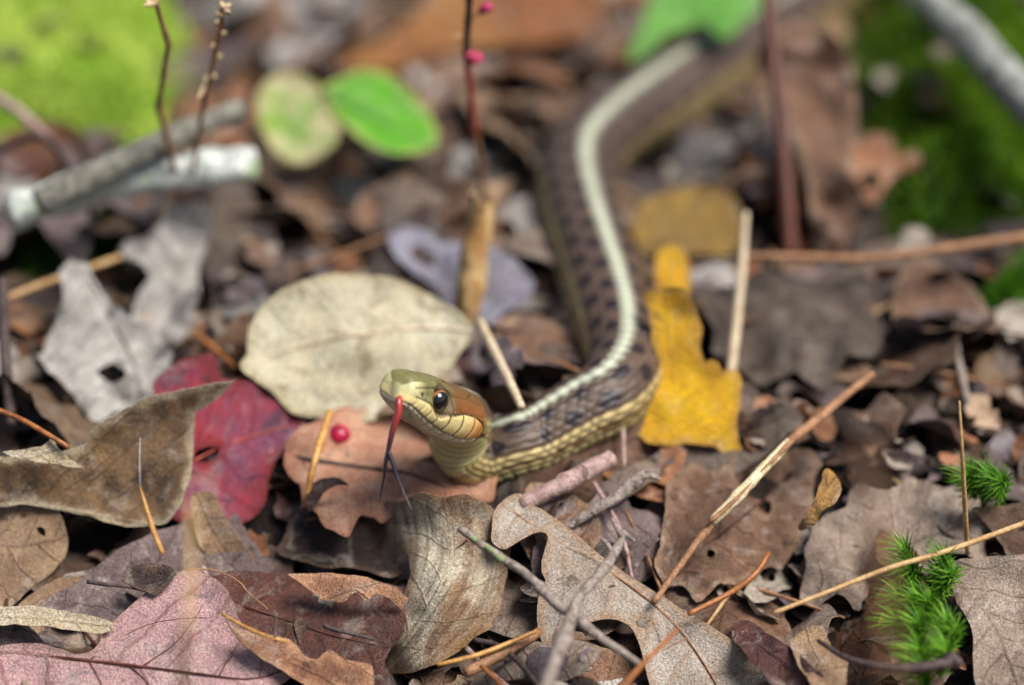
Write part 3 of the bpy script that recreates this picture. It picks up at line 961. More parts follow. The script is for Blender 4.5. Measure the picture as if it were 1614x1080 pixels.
        col = iris * (1 - pup) + lin(10, 9, 10) * pup
        V = V.reshape(-1, 3)
        i, j = np.meshgrid(np.arange(nu), np.arange(nv - 1), indexing='ij')
        i2 = (i + 1) % nu
        F = np.stack([i * nv + j, i * nv + j + 1, i2 * nv + j + 1, i2 * nv + j], -1).reshape(-1, 4)
        if sg < 0:
            F = F[:, ::-1]
        parent(mkmesh('eye', V, F, M['eye'], {'tint': np.concatenate([col.reshape(-1, 3), np.ones((len(V), 1))], 1)}), root)
    # tongue
    t0 = snout - Fh * 0.35 + Lh * 0.16 - Uh * 0.10
    d0 = 53.8
    main = [t0, snout - Fh * 0.03 - Uh * 0.115 + Lh * 0.20, atd(628, 650, 53.78), atd(620, 675, d0), atd(614, 700, d0), atd(611, 716, d0)]
    tr = root
    tongue = empty('tongue', main[1]); parent(tongue, root)
    red, blk = lin(164, 56, 50), lin(34, 30, 42)
    def tpart(name, pts, r, c0, c1, flat):
        Pp = resample(catmull(np.array(pts), 10), 0.03)
        V, F = tube_data(Pp, r, 12, flat=flat)
        s = np.concatenate([np.repeat(np.linspace(0, 1, len(Pp)), 12), [0, 1]])
        f = sstep(c0, c1, s)[:, None]
        cc = red * (1 - f) + blk * f
        splat(V)
        return mkmesh(name, V, F, M['tongue'], {'tint': np.concatenate([cc, np.ones((len(V), 1))], 1)})
    parent(tpart('tongue_shaft', main, [.07, .10, .10, .09, .075, .055], .34, 0.92, 0.72), tongue)
    b0 = atd(612, 712, d0)
    parent(tpart('tongue_tip', [b0, atd(619, 730, d0 - .02), atd(626, 752, d0 - .05), atd(636, 776, d0 - .1), atd(650, 806, d0 - .2)], [.05, .045, .03, .016, .008], -1, -.5, 1), tongue)
    parent(tpart('tongue_tip', [b0, atd(608, 730, d0 + .03), atd(606, 750, d0 + .08), atd(602, 770, d0 + .15), atd(598, 792, d0 + .25)], [.05, .04, .028, .016, .008], -1, -.5, 1), tongue)
    tag(root, 'striped garter snake with raised head and forked red tongue flicking out', 'snake')
build_snake()

# ---------------------------------------------------------------- leaves one can single out
exec_leaves = []
HL = hero_leaf
HL('beige_leaf', 'large pale beige oval leaf standing up behind the snake head', M['beige'],
   [(748, 520), (735, 503), (700, 478), (650, 455), (600, 440), (545, 436), (490, 446), (440, 465), (405, 493), (388, 530), (388, 560), (379, 583), (400, 602), (440, 632), (462, 658), (500, 665), (560, 668), (620, 655), (680, 612), (720, 567), (742, 535)],
   (560, 660, 1.15), (0.1, -0.55, 0.8), lambda s, t: 0.05 * (s + 0.5) ** 2 + 0.25 * np.sin((t - 1) * 0.9), mid=[(748, 522), (650, 518), (560, 528), (470, 548), (384, 580)],
   midrib=M['strawpale'], ribr=0.04, wrinkle=0.14, veins=[[(640, 519), (570, 490), (500, 470)], [(560, 528), (490, 510), (425, 500)], [(600, 523), (560, 570), (530, 620)], [(510, 538), (470, 580), (450, 620)]])
HL('curled_tan_leaf', 'olive tan leaf on edge with a pale rim and long curled tip', M['olive_tan'],
   [(376, 596), (335, 606), (290, 613), (250, 622), (218, 630), (212, 640), (200, 642), (165, 662), (142, 684), (136, 700), (100, 712), (40, 722), (-30, 720), (-40, 800), (40, 795), (100, 806), (200, 830), (262, 826), (290, 790), (300, 750), (305, 700), (306, 652), (330, 636), (352, 620)],
   (180, 815, 0.75), (0.10, -0.86, 0.50), lambda s, t: 0.16 * np.clip(t - 1.2, 0, 3) ** 2 + 0.04 * s * s, mid=[(-40, 794), (60, 797), (170, 815), (260, 830)], smooth=False,
   midrib=M['twigdark'], ribr=0.03, ragged=0.025, veins=[[(60, 797), (150, 740), (260, 640)], [(150, 812), (215, 760), (290, 680)]])
HL('leaf_scrap', 'small cream curled leaf scrap with a raised point on the tan leaf', M['cream'],
   [(4, 713), (40, 714), (68, 710), (80, 692), (84, 688), (92, 708), (110, 722), (135, 741), (100, 738), (60, 729), (20, 720)], (60, 725, 1.75), (0.1, -0.7, 0.7), lambda s, t: 0.3 * t, smooth=False, res=0.07, wrinkle=0.03)
HL('crimson_leaf', 'mottled crimson leaf with a small oval hole', M['crimson'],
   [(240, 612), (290, 578), (335, 568), (352, 605), (420, 618), (455, 638), (482, 660), (474, 692), (444, 720), (424, 762), (412, 802), (380, 826), (320, 830), (270, 812), (262, 740), (262, 680)],
   (370, 800, 0.40), (0.12, -0.40, 0.9), lambda s, t: 0.04 * t * t - 0.1 * np.sin(s * 1.6), mid=[(280, 740), (360, 700), (480, 662)], holes=[(325, 719, 19, 11, -0.35)],
   midrib=M['redstem'], ribr=0.022, wrinkle=0.14)
HL('grey_leaf', 'crumpled silver grey leaf reaching towards the dry seed stalks', M['wgrey'],
   [(186, 396), (215, 378), (250, 360), (290, 330), (318, 321), (331, 350), (326, 395), (308, 432), (312, 478), (296, 528), (268, 566), (240, 548), (205, 520), (215, 470), (240, 440), (225, 418), (205, 420)],
   (260, 540, 1.0), (0.1, -0.5, 0.86), lambda s, t: 0.22 * np.sin(s * 2.2 + t) , wrinkle=0.34, wfreq=1.3, mid=[(230, 520), (280, 430), (320, 330)], smooth=False, ragged=0.06)
HL('grey_leaf', 'weathered grey leaf with a round hole and dark vein', M['wgrey'],
   [(55, 566), (85, 520), (105, 470), (92, 436), (110, 415), (140, 425), (160, 465), (205, 500), (250, 530), (272, 562), (256, 605), (225, 642), (185, 652), (150, 664), (128, 640), (100, 612), (75, 590)],
   (150, 650, 0.8), (0.05, -0.5, 0.86), lambda s, t: 0.12 * np.cos(s * 1.8), wrinkle=0.3, wfreq=1.2, mid=[(140, 440), (185, 520), (215, 585), (225, 640)], holes=[(178, 590, 22, 16, 0.1)], midrib=M['twigdark'], ribr=0.035, ragged=0.06, smooth=False)
HL('pink_leaf', 'pale pink leaf with dark red midrib and toothed rim', M['pink'],
   [(312, 903), (345, 925), (368, 958), (380, 990), (420, 1028), (450, 1040), (472, 1036), (466, 1056), (440, 1082), (380, 1110), (250, 1150), (100, 1160), (-60, 1140), (-110, 1070), (-50, 1026), (60, 1022), (140, 1030), (175, 985), (205, 955), (245, 928), (285, 908)],
   (250, 1000, 0.55), (0.02, -0.42, 0.9), lambda s, t: -0.04 * t * t + 0.12 * np.sin(s * 0.9), mid=[(-110, 1020), (0, 1028), (150, 1042), (300, 1060), (400, 1070), (470, 1046)], midrib=M['redbrownstem'], ribr=0.035,
   wrinkle=0.10, ragged=0.03, veins=[[(140, 1041), (220, 990), (290, 975), (355, 975)], [(225, 1050), (280, 1010), (330, 940)], [(345, 1066), (365, 1035), (400, 1020)], [(140, 1042), (155, 1070), (165, 1100)], [(205, 1049), (235, 1080), (250, 1110)]])
HL('maroon_leaf', 'glossy dark maroon cupped leaf beside the pink leaf', M['maroon_gloss'],
   [(322, 930), (370, 912), (440, 904), (500, 914), (560, 906), (620, 924), (645, 942), (632, 1000), (610, 1040), (600, 1085), (500, 1090), (420, 1040), (375, 1000), (350, 965)],
   (490, 1000, 0.15), (0.03, -0.35, 0.93), lambda s, t: 0.10 * t * t + 0.04 * s * s, mid=[(330, 940), (430, 970), (520, 1000), (610, 1020)], wrinkle=0.12, midrib=M['redbrownstem'], ribr=0.02)
HL('torn_leaf_edge', 'rusty torn leaf edge curling over the maroon leaf', M['torn_rust'],
   [(455, 907), (520, 903), (580, 911), (628, 928), (644, 944), (634, 966), (612, 942), (590, 936), (578, 950), (560, 934), (542, 950), (508, 945), (490, 930)], (560, 928, 0.75), (0, -0.75, 0.65), lambda s, t: -0.5 * t * t, smooth=False, res=0.08, ragged=0.03, wrinkle=0.06)
HL('torn_leaf_edge', 'rusty ragged leaf strip between the pink and maroon leaves', M['torn_rust'],
   [(356, 984), (382, 1000), (430, 1002), (458, 1008), (474, 1030), (500, 1042), (520, 1026), (548, 1040), (585, 1048), (594, 1085), (500, 1092), (420, 1046), (370, 1005)], (480, 1040, 0.55), (0, -0.6, 0.8), lambda s, t: -0.3 * t * t, smooth=False, res=0.09, ragged=0.04, wrinkle=0.06)
HL('curled_leaf', 'olive and tan leaf curled into a funnel with its point down', M['curl'],
   [(572, 822), (586, 800), (612, 790), (636, 794), (668, 782), (700, 790), (735, 782), (772, 800), (800, 830), (806, 868), (800, 905), (790, 950), (776, 992), (745, 1008), (716, 1034), (690, 1050), (640, 1062), (588, 1068), (602, 1030), (618, 985), (636, 940), (649, 905), (645, 876), (630, 856), (606, 843), (582, 846)],
   (690, 1045, -0.1), (-0.1, -0.72, 0.68), lambda s, t: -0.55 * (s - 0.15) ** 2 + 0.10 * np.sin(t * 2), mid=[(588, 1066), (660, 980), (710, 880), (700, 780)], wrinkle=0.13, res=0.10, ragged=0.025, thick=0.03, smooth=False)
HL('oak_leaf', 'grey speckled lobed oak leaf with an insect hole under the forked twig', M['oakgrey'],
   [(800, 788), (780, 806), (774, 830), (775, 858), (794, 871), (822, 855), (850, 843), (862, 851), (855, 878), (851, 905), (857, 920), (846, 948), (844, 982), (850, 1012), (858, 1030), (871, 1020), (886, 1006), (908, 988), (936, 980), (968, 978), (992, 990), (1003, 1013), (1012, 1044), (1022, 1082), (1040, 1130), (1150, 1160), (1270, 1110), (1236, 1076), (1150, 1020), (1090, 978), (1040, 940), (990, 906), (940, 878), (900, 842), (868, 820), (838, 802), (820, 786)],
   (1000, 950, 0.75), (0.14, -0.50, 0.85), lambda s, t: -0.10 * (t + 0.45 * s) ** 2, mid=[(800, 800), (870, 850), (960, 900), (1060, 980), (1130, 1080), (1150, 1150)], holes=[(1012, 983, 10, 9, 0)], res=0.11, ragged=0.018, wrinkle=0.07,
   midrib=M['stem'], ribr=0.032, veins=[[(950, 896), (925, 915), (900, 960)], [(1085, 1005), (1040, 1030), (1030, 1060)], [(1075, 992), (1120, 1010), (1180, 1045)]])
HL('yellow_leaf', 'bright yellow torn leaf standing beside the snake body', M['yellow'],
   [(1018, 462), (1040, 458), (1081, 458), (1096, 491), (1108, 517), (1103, 547), (1109, 572), (1128, 566), (1138, 590), (1150, 582), (1166, 586), (1168, 610), (1165, 640), (1160, 673), (1166, 698), (1176, 726), (1155, 732), (1126, 706), (1089, 704), (1037, 704), (1007, 690), (987, 678), (1000, 640), (1018, 602), (1027, 547), (1022, 502)],
   (1080, 705, 0.8), (-0.12, -0.72, 0.68), lambda s, t: -0.18 * s * s + 0.1 * np.sin(t * 1.4), mid=[(1060, 700), (1062, 600), (1050, 462)], wrinkle=0.16, smooth=False, ragged=0.05)
HL('yellow_leaf', 'narrow orange yellow leaf behind the bright yellow leaf', M['yellow'],
   [(1032, 405), (1060, 385), (1082, 400), (1090, 440), (1080, 470), (1050, 480), (1034, 450)], (1060, 470, 2.0), (0, -0.6, 0.8), None, wrinkle=0.1)
HL('mustard_leaf', 'dull mustard oval leaf lying right of the snake body', M['mustard'],
   [(1000, 335), (1040, 306), (1100, 297), (1150, 308), (1172, 345), (1165, 388), (1130, 404), (1060, 404), (1010, 394), (996, 362)], (1080, 400, 1.3), (0, -0.45, 0.9), lambda s, t: 0.05 * s * s, mid=[(1000, 360), (1090, 350), (1172, 345)])
HL('salmon_leaf', 'salmon orange leaf lying flat below the snake head', M['salmon'],
   [(455, 700), (480, 672), (510, 664), (545, 648), (600, 652), (660, 655), (730, 680), (790, 740), (775, 800), (720, 790), (690, 820), (640, 800), (600, 828), (570, 812), (548, 850), (512, 838), (500, 815), (470, 812), (474, 770), (452, 742)], (590, 760, 0.62), (0.0, -0.30, 0.95), lambda s, t: 0.03 * s * s, mid=[(465, 720), (560, 735), (640, 745), (720, 775)], wrinkle=0.22, smooth=False, ragged=0.06, midrib=M['twigdark'], ribr=0.045)
HL('ochre_leaf', 'broad orange ochre leaf lying flat beyond the red flower stem', M['orangeleaf'],
   [(542, 102), (600, 72), (650, 40), (690, -30), (800, -70), (910, -40), (950, 18), (936, 52), (880, 66), (800, 76), (700, 92), (620, 108), (560, 112)], (740, 60, 2.2), (0, -0.35, 0.94), lambda s, t: 0.03 * s * s, mid=[(560, 100), (700, 60), (900, 10)])
HL('grey_leaf', 'wide dusty grey leaf stretched out right of the yellow leaf', M['greybrown'],
   [(1088, 442), (1150, 450), (1200, 428), (1260, 440), (1330, 425), (1380, 450), (1352, 480), (1400, 520), (1380, 560), (1330, 570), (1300, 630), (1250, 590), (1200, 610), (1160, 580), (1120, 560), (1130, 520), (1108, 490)], (1300, 580, 1.0), (0.05, -0.38, 0.92), lambda s, t: 0.25 * np.sin(s * 1.5 + t), mid=[(1090, 480), (1300, 510), (1390, 520)], wrinkle=0.3, smooth=False, ragged=0.08)
HL('drooping_leaf', 'brown withered leaf drooping from the dark red stem', M['brown'],
   [(1190, 90), (1240, 40), (1300, 50), (1342, 110), (1350, 200), (1342, 280), (1348, 390), (1290, 395), (1272, 300), (1244, 200), (1202, 140)], (1310, 385, 1.4), (0.2, -0.75, 0.62), lambda s, t: 0.25 * np.sin(t * 0.9) - 0.2 * s * s, mid=[(1230, 60), (1310, 180), (1320, 390)], wrinkle=0.5, wfreq=0.6)
HL('blue_grey_leaf', 'shiny blue grey leaf behind the dried sheath', M['bluegrey'],
   [(612, 372), (660, 360), (720, 388), (770, 400), (810, 420), (838, 456), (800, 492), (758, 518), (720, 502), (680, 452), (640, 420)], (740, 500, 1.25), (0.1, -0.4, 0.9), lambda s, t: 0.2 * np.sin(s * 2.2), mid=[(620, 375), (720, 440), (800, 480)], wrinkle=0.2)
HL('brown_leaf', 'brown perforated leaf under the half peeled stick', M['brown'],
   [(1040, 815), (1052, 770), (1085, 735), (1120, 745), (1160, 722), (1200, 736), (1250, 715), (1290, 735), (1276, 775), (1282, 800), (1250, 830), (1258, 860), (1232, 902), (1195, 905), (1180, 935), (1130, 930), (1100, 955), (1070, 930), (1045, 945), (1028, 900), (1042, 870)], (1150, 930, 0.25), (0.1, -0.42, 0.9), lambda s, t: 0.08 * s * s, mid=[(1040, 930), (1140, 840), (1270, 735)], holes=[(1118, 880, 7, 8, 0), (1205, 800, 10, 13, 0.4)], wrinkle=0.34, smooth=False, ragged=0.07, midrib=M['redbrownstem'], ribr=0.03)
HL('leaf_curl', 'small golden dried leaf curl standing on the brown leaves', M['ochre'],
   [(1262, 834), (1278, 800), (1296, 758), (1302, 738), (1312, 746), (1328, 770), (1322, 790), (1300, 806), (1282, 828)], (1275, 830, 0.95), (-0.2, -0.8, 0.5), lambda s, t: 0.25 * np.sin(t * 4), smooth=False, res=0.07, ragged=0.06, wrinkle=0.12, wfreq=1.8)
HL('brown_leaf', 'broad wrinkled greyish brown leaf crossed by the long dry straw', M['greybrown'],
   [(1270, 868), (1282, 830), (1300, 812), (1332, 802), (1350, 772), (1400, 778), (1440, 752), (1490, 775), (1520, 762), (1550, 800), (1535, 820), (1578, 846), (1545, 866), (1552, 892), (1500, 880), (1470, 918), (1430, 905), (1400, 950), (1370, 925), (1350, 968), (1318, 940), (1290, 962), (1256, 944), (1272, 905)], (1400, 930, 0.2), (0.0, -0.46, 0.88), lambda s, t: 0.09 * np.sin(s * 4.5 + t), mid=[(1300, 940), (1420, 860), (1560, 820)], wrinkle=0.3, smooth=False, ragged=0.07)
HL('brown_leaf', 'mottled brown leaf with pale stain beside the moss tuft', M['greybrown'],
   [(1496, 900), (1530, 886), (1580, 884), (1640, 890), (1690, 960), (1660, 1120), (1560, 1130), (1536, 1060), (1530, 1000), (1508, 952)], (1570, 1050, 0.3), (-0.1, -0.45, 0.88), lambda s, t: -0.08 * s * s, mid=[(1500, 905), (1570, 990), (1620, 1120)], wrinkle=0.15)
HL('brown_leaf', 'torn brown leaf behind the upright thin straw', M['brown'],
   [(1532, 808), (1570, 800), (1620, 790), (1670, 850), (1630, 930), (1600, 948), (1572, 944), (1566, 920), (1590, 884), (1560, 842)], (1600, 930, 0.55), (-0.05, -0.5, 0.86), None, mid=[(1540, 815), (1600, 860), (1660, 860)], wrinkle=0.15, smooth=False, ragged=0.06)
HL('brown_leaf', 'tan grey leaf with black nicks below the curled tan leaf', M['tan'],
   [(-50, 772), (40, 786), (88, 808), (106, 850), (92, 892), (44, 930), (0, 965), (-60, 970)], (30, 930, 0.35), (0.1, -0.5, 0.86), lambda s, t: 0.05 * t * t, mid=[(-50, 850), (30, 860), (100, 850)], holes=[(38, 816, 5, 5, 0), (66, 842, 9, 5, 0.6)], wrinkle=0.12)
HL('brown_leaf', 'purplish brown leaf under the hanging pine needle', M['purple'],
   [(58, 968), (110, 930), (195, 872), (290, 832), (352, 800), (402, 862), (428, 905), (330, 936), (250, 962), (150, 990), (90, 990)], (240, 920, 0.35), (0.0, -0.36, 0.93), lambda s, t: -0.06 * t * t, mid=[(70, 975), (230, 905), (410, 880)], wrinkle=0.14)
HL('tan_leaf', 'small upright tan leaf piece in front of the crimson leaf', M['tan'],
   [(302, 790), (318, 776), (340, 782), (350, 806), (378, 850), (415, 905), (380, 912), (330, 880), (306, 842)], (350, 900, 0.35), (0.1, -0.75, 0.65), None, mid=[(310, 780), (345, 850), (390, 905)], wrinkle=0.14)
HL('dark_leaf', 'small dark curled leaf with a black stalk pointing sideways', M['dark'],
   [(190, 918), (205, 898), (235, 892), (262, 896), (282, 905), (262, 930), (245, 945), (225, 936)], (235, 940, 0.75), (0, -0.6, 0.8), lambda s, t: 0.25 * s * s, mid=[(190, 918), (230, 925), (270, 915)], smooth=False, res=0.08, petiole=([(137, 917, 0.95), (165, 921, 0.95), (200, 925, 0.9), (230, 932, 0.85)], [.045, .035, .025], M['twigdark']))
HL('pale_leaf', 'narrow pale greenish folded leaf at the rim of the pink leaf', M['cream'],
   [(-40, 962), (40, 958), (110, 966), (180, 985), (160, 1000), (90, 995), (20, 985), (-40, 985)], (80, 985, 0.75), (0, -0.7, 0.7), lambda s, t: -0.6 * t * t, mid=[(-40, 970), (60, 975), (180, 988)], wrinkle=0.06)
HL('brown_leaf', 'dark brown folded leaf between the salmon and funnel leaves', M['dark'],
   [(470, 812), (500, 790), (560, 806), (610, 840), (640, 862), (650, 905), (620, 920), (560, 905), (500, 900), (440, 880), (455, 840)], (540, 890, 0.25), (-0.05, -0.5, 0.86), lambda s, t: -0.12 * t * t, mid=[(450, 860), (540, 860), (640, 890)], wrinkle=0.18)
HL('leaf_curl', 'thin dark brown leaf curl arched over the salmon leaf', M['maroon'],
   [(490, 768), (505, 758), (530, 756), (552, 768), (530, 766), (512, 776), (498, 800), (486, 812), (480, 790)], (500, 800, 0.85), (0.1, -0.75, 0.65), None, smooth=False, res=0.06, ragged=0.02, wrinkle=0.04)
HL('brown_leaf', 'reddish brown crumpled leaf beside the dark budded twig', M['maroon'],
   [(1152, 990), (1180, 982), (1220, 1006), (1262, 1040), (1300, 1075), (1320, 1120), (1250, 1120), (1200, 1060), (1168, 1024)], (1230, 1060, 0.35), (-0.1, -0.5, 0.86), lambda s, t: -0.3 * t * t, mid=[(1155, 990), (1230, 1040), (1310, 1110)], wrinkle=0.2, wfreq=1.2)
HL('brown_leaf', 'yellow spotted brown leaf under the moss tuft twig', M['tan'],
   [(1246, 1010), (1280, 982), (1300, 985), (1310, 1020), (1340, 1035), (1330, 1100), (1290, 1110), (1260, 1050)], (1290, 1090, 0.2), (-0.1, -0.5, 0.86), None, wrinkle=0.15, smooth=False)
HL('green_leaf', 'jagged bright green leaf hanging over the snake tail', M['leafgreen'],
   [(988, 92), (1000, 60), (1014, 40), (1018, 15), (1032, -30), (1090, -70), (1190, -60), (1200, -5), (1194, 16), (1172, 28), (1160, 44), (1146, 58), (1128, 52), (1118, 36), (1094, 40), (1070, 52), (1050, 58), (1034, 74), (1008, 97)],
   (1100, 40, 3.9), (-0.05, -0.35, 0.94), lambda s, t: -0.04 * s * s, mid=[(990, 92), (1080, 10), (1190, -60)], smooth=False, petiole=([(1180, -50, 4.1), (1230, -60, 3.9), (1240, -40, 2.6)], [.04, .05], M['redbrownstem']))
# seedling with two leaves
sb = at(545, 262, 1.6)
seed = empty('seedling', sb)
HL('leaf_green', '', M['green'], [(508, 142), (540, 120), (580, 111), (620, 124), (655, 153), (682, 190), (691, 220), (676, 242), (640, 249), (600, 241), (560, 216), (530, 182)], (590, 180, 3.5), (0.1, -0.5, 0.86), lambda s, t: 0.06 * t * t - 0.04 * s * s, mid=[(508, 142), (580, 180), (690, 232)], wrinkle=0.12, par=seed, ragged=0.03, midrib=M['leafgreen'], ribr=0.05)
HL('leaf_pale', '', M['variegated'], [(407, 160), (430, 127), (470, 121), (506, 144), (531, 180), (536, 215), (516, 241), (480, 259), (444, 252), (418, 222), (407, 190)], (470, 190, 3.3), (-0.1, -0.5, 0.86), lambda s, t: 0.06 * t * t, mid=[(508, 142), (470, 190), (440, 250)], wrinkle=0.12, par=seed, ragged=0.03, midrib=M['leafgreen'], ribr=0.05)
parent(tube('seedling_stem', [sb, at(535, 215, 2.4), at(508, 142, 4.0)], [.07, .05], M['stem']), seed)
tag(seed, 'seedling with one bright green and one yellowing variegated leaf', 'seedling')

# ---------------------------------------------------------------- sticks, twigs, straws, stems
def thing_tube(name, label, cat, pts, r, mat, group=None, **kw):
    o = tube(name, np.array([at(*p) for p in pts]), r, mat, **kw)
    return tag(o, label, cat, group)

def branched(name, label, cat, pieces, base):
    root = empty(name, at(*base))
    for nm, pts, r, mat, kw in pieces:
        parent(tube(nm, np.array([at(*p) for p in pts]), r, mat, **kw), root)
    return tag(root, label, cat)

thing_tube('fallen_branch', 'thick pale lichened branch lying left of the seed stalks', 'branch', [(15, 335, 3.8), (120, 300, 4.0), (220, 278, 4.1), (310, 265, 4.1), (402, 262, 4.0)], [.40, .42, .38, .40, .40], M['barklichen'], m=18, rough=0.24, knots=[(0.35, 0.12, 0.05), (0.8, 0.1, 0.04)])
thing_tube('fallen_branch', 'dark ringed stick crossing over the pale lichened branch', 'branch', [(60, 318, 4.4), (150, 275, 4.7), (240, 232, 4.9), (310, 200, 5.0), (378, 172, 5.0)], [.27, .30, .28, .25, .23], M['barkdark'], m=16, rough=0.10, knots=[(k, 0.08, 0.006) for k in np.linspace(0.5, 0.98, 12)])
thing_tube('dry_twig', 'thin dark twig bent across the pale lichened branch', 'twig', [(-10, 240, 3.8), (60, 215, 4.4), (100, 250, 4.3), (130, 305, 3.9), (150, 345, 2.6)], [.10, .09, .07], M['twigdark'], rough=0.1)
thing_tube('dry_twig', 'purplish brown twig leaning left of the pale lichened branch', 'twig', [(-20, 145, 4.6), (40, 185, 4.4), (85, 232, 3.9), (110, 262, 3.4)], [.14, .12, .09], M['twigpink'], rough=0.12)
thing_tube('fallen_branch', 'thick pale grey branch slanting across the dark green moss', 'branch', [(1400, -50, 5.2), (1470, 5, 5.0), (1540, 75, 4.8), (1614, 150, 4.5), (1700, 240, 4.2)], [.42, .44, .46, .46], M['bark'], m=20, rough=0.10, knots=[(0.4, 0.12, 0.05)])
branched('forked_twig', 'lichen flecked forked grey twig lying across the oak leaf', 'twig', [
    ('twig_arm', [(724, 832, 2.1), (770, 866, 2.0), (830, 906, 1.85), (880, 955, 1.75), (905, 968, 1.7), (940, 1000, 1.5), (1008, 1046, 1.1)], [.075, .085, .085, .09, .10, .085, .06], M['twig'], dict(rough=0.16, step=0.06, knots=[(.45, .25, .02), (.7, .3, .02)])),
    ('twig_arm', [(852, 1110, 2.3), (868, 1060, 2.1), (888, 1010, 1.95), (902, 968, 1.85), (918, 935, 1.85), (945, 905, 1.85), (970, 868, 1.9), (984, 838, 2.0)], [.11, .12, .12, .14, .12, .10, .10, .09], M['twig'], dict(rough=0.18, step=0.06, knots=[(.2, .3, .02), (.45, .3, .03), (.85, .3, .02)])),
    ('twig_spur', [(980, 848, 1.97), (972, 832, 2.1), (964, 816, 2.2)], [.06, .05, .02], M['twig'], dict(rough=0.2, step=0.05)),
    ('twig_spur', [(984, 840, 2.0), (994, 848, 2.0), (1001, 853, 2.0)], [.06, .05, .02], M['twig'], dict(rough=0.2, step=0.05)),
    ('twig_spur', [(966, 872, 1.9), (956, 856, 1.95), (947, 850, 1.95)], [.05, .05, .03], M['twig'], dict(rough=0.2, step=0.05)),
    ('twig_spur', [(948, 900, 1.85), (960, 902, 1.85)], [.04, .03], M['lichen'], dict(rough=0.2, step=0.05)),
    ('lichen_patch', [(744, 847, 2.1), (752, 853, 2.08)], [.04, .06, .03], M['lichen'], dict(rough=0.4, step=0.03)),
    ('lichen_patch', [(766, 861, 2.08), (778, 872, 2.06)], [.04, .065, .03], M['lichen'], dict(rough=0.4, step=0.03)),
    ('lichen_patch', [(782, 876, 2.04), (794, 884, 2.02)], [.04, .07, .03], M['lichen'], dict(rough=0.4, step=0.03)),
], (905, 968, 1.0))
thing_tube('dry_twig', 'smooth pinkish twig stub just in front of the snake body', 'twig', [(822, 796, 1.2), (870, 772, 1.3), (915, 748, 1.35), (964, 722, 1.4)], [.17, .18, .19, .17], M['twigpink'], m=14, rough=0.08, knots=[(0.45, 0.22, 0.04)])
branched('dry_twig', 'grey twig with a splintered hooked tip behind the oak leaf', 'twig', [
    ('twig_arm', [(880, 840, 0.9), (930, 808, 1.1), (970, 785, 1.2), (1000, 760, 1.3), (1018, 748, 1.4), (1040, 756, 1.3)], [.08, .10, .11, .12, .11, .04], M['twig'], dict(rough=0.2, knots=[(.75, .3, .05)])),
    ('twig_spur', [(1018, 748, 1.4), (1030, 740, 1.45)], [.07, .02], M['twig'], dict(rough=0.2)),
], (930, 815, 0.8))
thing_tube('dry_twig', 'thin grey twig hanging down behind the forked twig', 'twig', [(935, 760, 1.2), (965, 810, 1.0), (985, 860, 0.9), (996, 912, 0.8)], [.05, .05, .04], M['twigpink'], rough=0.1)
branched('peeled_stick', 'slender stick half peeled to cream wood over brown leaves', 'stick', [
    ('bark', [(1030, 950, 0.9), (1080, 880, 1.1), (1124, 822, 1.3)], [.06, .07, .08], M['stem'], dict(rough=0.22)),
    ('peeled_wood', [(1122, 824, 1.3), (1160, 785, 1.45), (1200, 742, 1.6), (1245, 695, 1.75)], [.10, .115, .11, .085], M['peeled'], dict(rough=0.2, knots=[(.3, .2, .03), (.62, .15, .03)])),
    ('bark_strip', [(1120, 822, 1.42), (1150, 796, 1.53), (1185, 760, 1.66)], [.05, .04, .01], M['stem'], dict(rough=0.3)),
    ('bark_strip', [(1248, 695, 1.85), (1225, 718, 1.78), (1200, 742, 1.70)], [.06, .05, .01], M['stem'], dict(rough=0.3)),
    ('bark', [(1243, 697, 1.75), (1290, 660, 1.85), (1330, 625, 2.0), (1375, 590, 2.1)], [.095, .10, .09, .07], M['stem'], dict(rough=0.1)),
], (1124, 822, 0.8))
thing_tube('dry_straw', 'long straight dry straw lying over the wrinkled brown leaf', 'straw', [(1220, 966, 1.5), (1300, 935, 1.6), (1400, 896, 1.7), (1500, 866, 1.7), (1660, 808, 1.8)], [.04, .05, .055, .055], M['straw'], m=8)
thing_tube('dry_straw', 'thin upright straw poking out of a dark hollow', 'straw', [(1525, 872, 0.7), (1521, 800, 1.7), (1517, 720, 2.7), (1512, 632, 3.8)], [.05, .05, .04, .02], M['straw'], m=8)
thing_tube('dry_straw', 'pale upright straw behind the yellow leaf', 'straw', [(1152, 590, 1.2), (1162, 500, 1.9), (1170, 420, 2.6), (1176, 335, 3.4)], [.10, .10, .09, .06], M['strawpale'], m=8)
thing_tube('dry_stalk', 'long thin reddish stem lying over the grey litter right of the mustard leaf', 'stem', [(1160, 404, 2.6), (1250, 405, 2.6), (1350, 408, 2.6), (1450, 398, 2.7), (1530, 386, 2.8), (1700, 362, 2.9)], [.08, .10, .11, .11], M['stem'], m=10, rough=0.06)
thing_tube('dry_straw', 'pale straw leaning from the beige leaf tip to the snake back', 'straw', [(756, 505, 2.6), (780, 555, 2.5), (802, 600, 2.5), (822, 642, 2.4)], [.085, .10, .10, .08], M['strawpale'], m=10)
thing_tube('pine_needle', 'short orange pine needle hanging on a silk thread', 'pine needle', [(221, 768, 2.6), (228, 792, 2.5), (240, 832, 2.3), (256, 873, 2.1)], [.012, .045, .055, .05], M['needlegold'], m=8)
thing_tube('silk_thread', 'fine spider silk thread holding the hanging pine needle', 'thread', [(221, 690, 3.0), (220, 730, 2.8), (221, 768, 2.6)], [.005, .005], M['silk'], m=5)
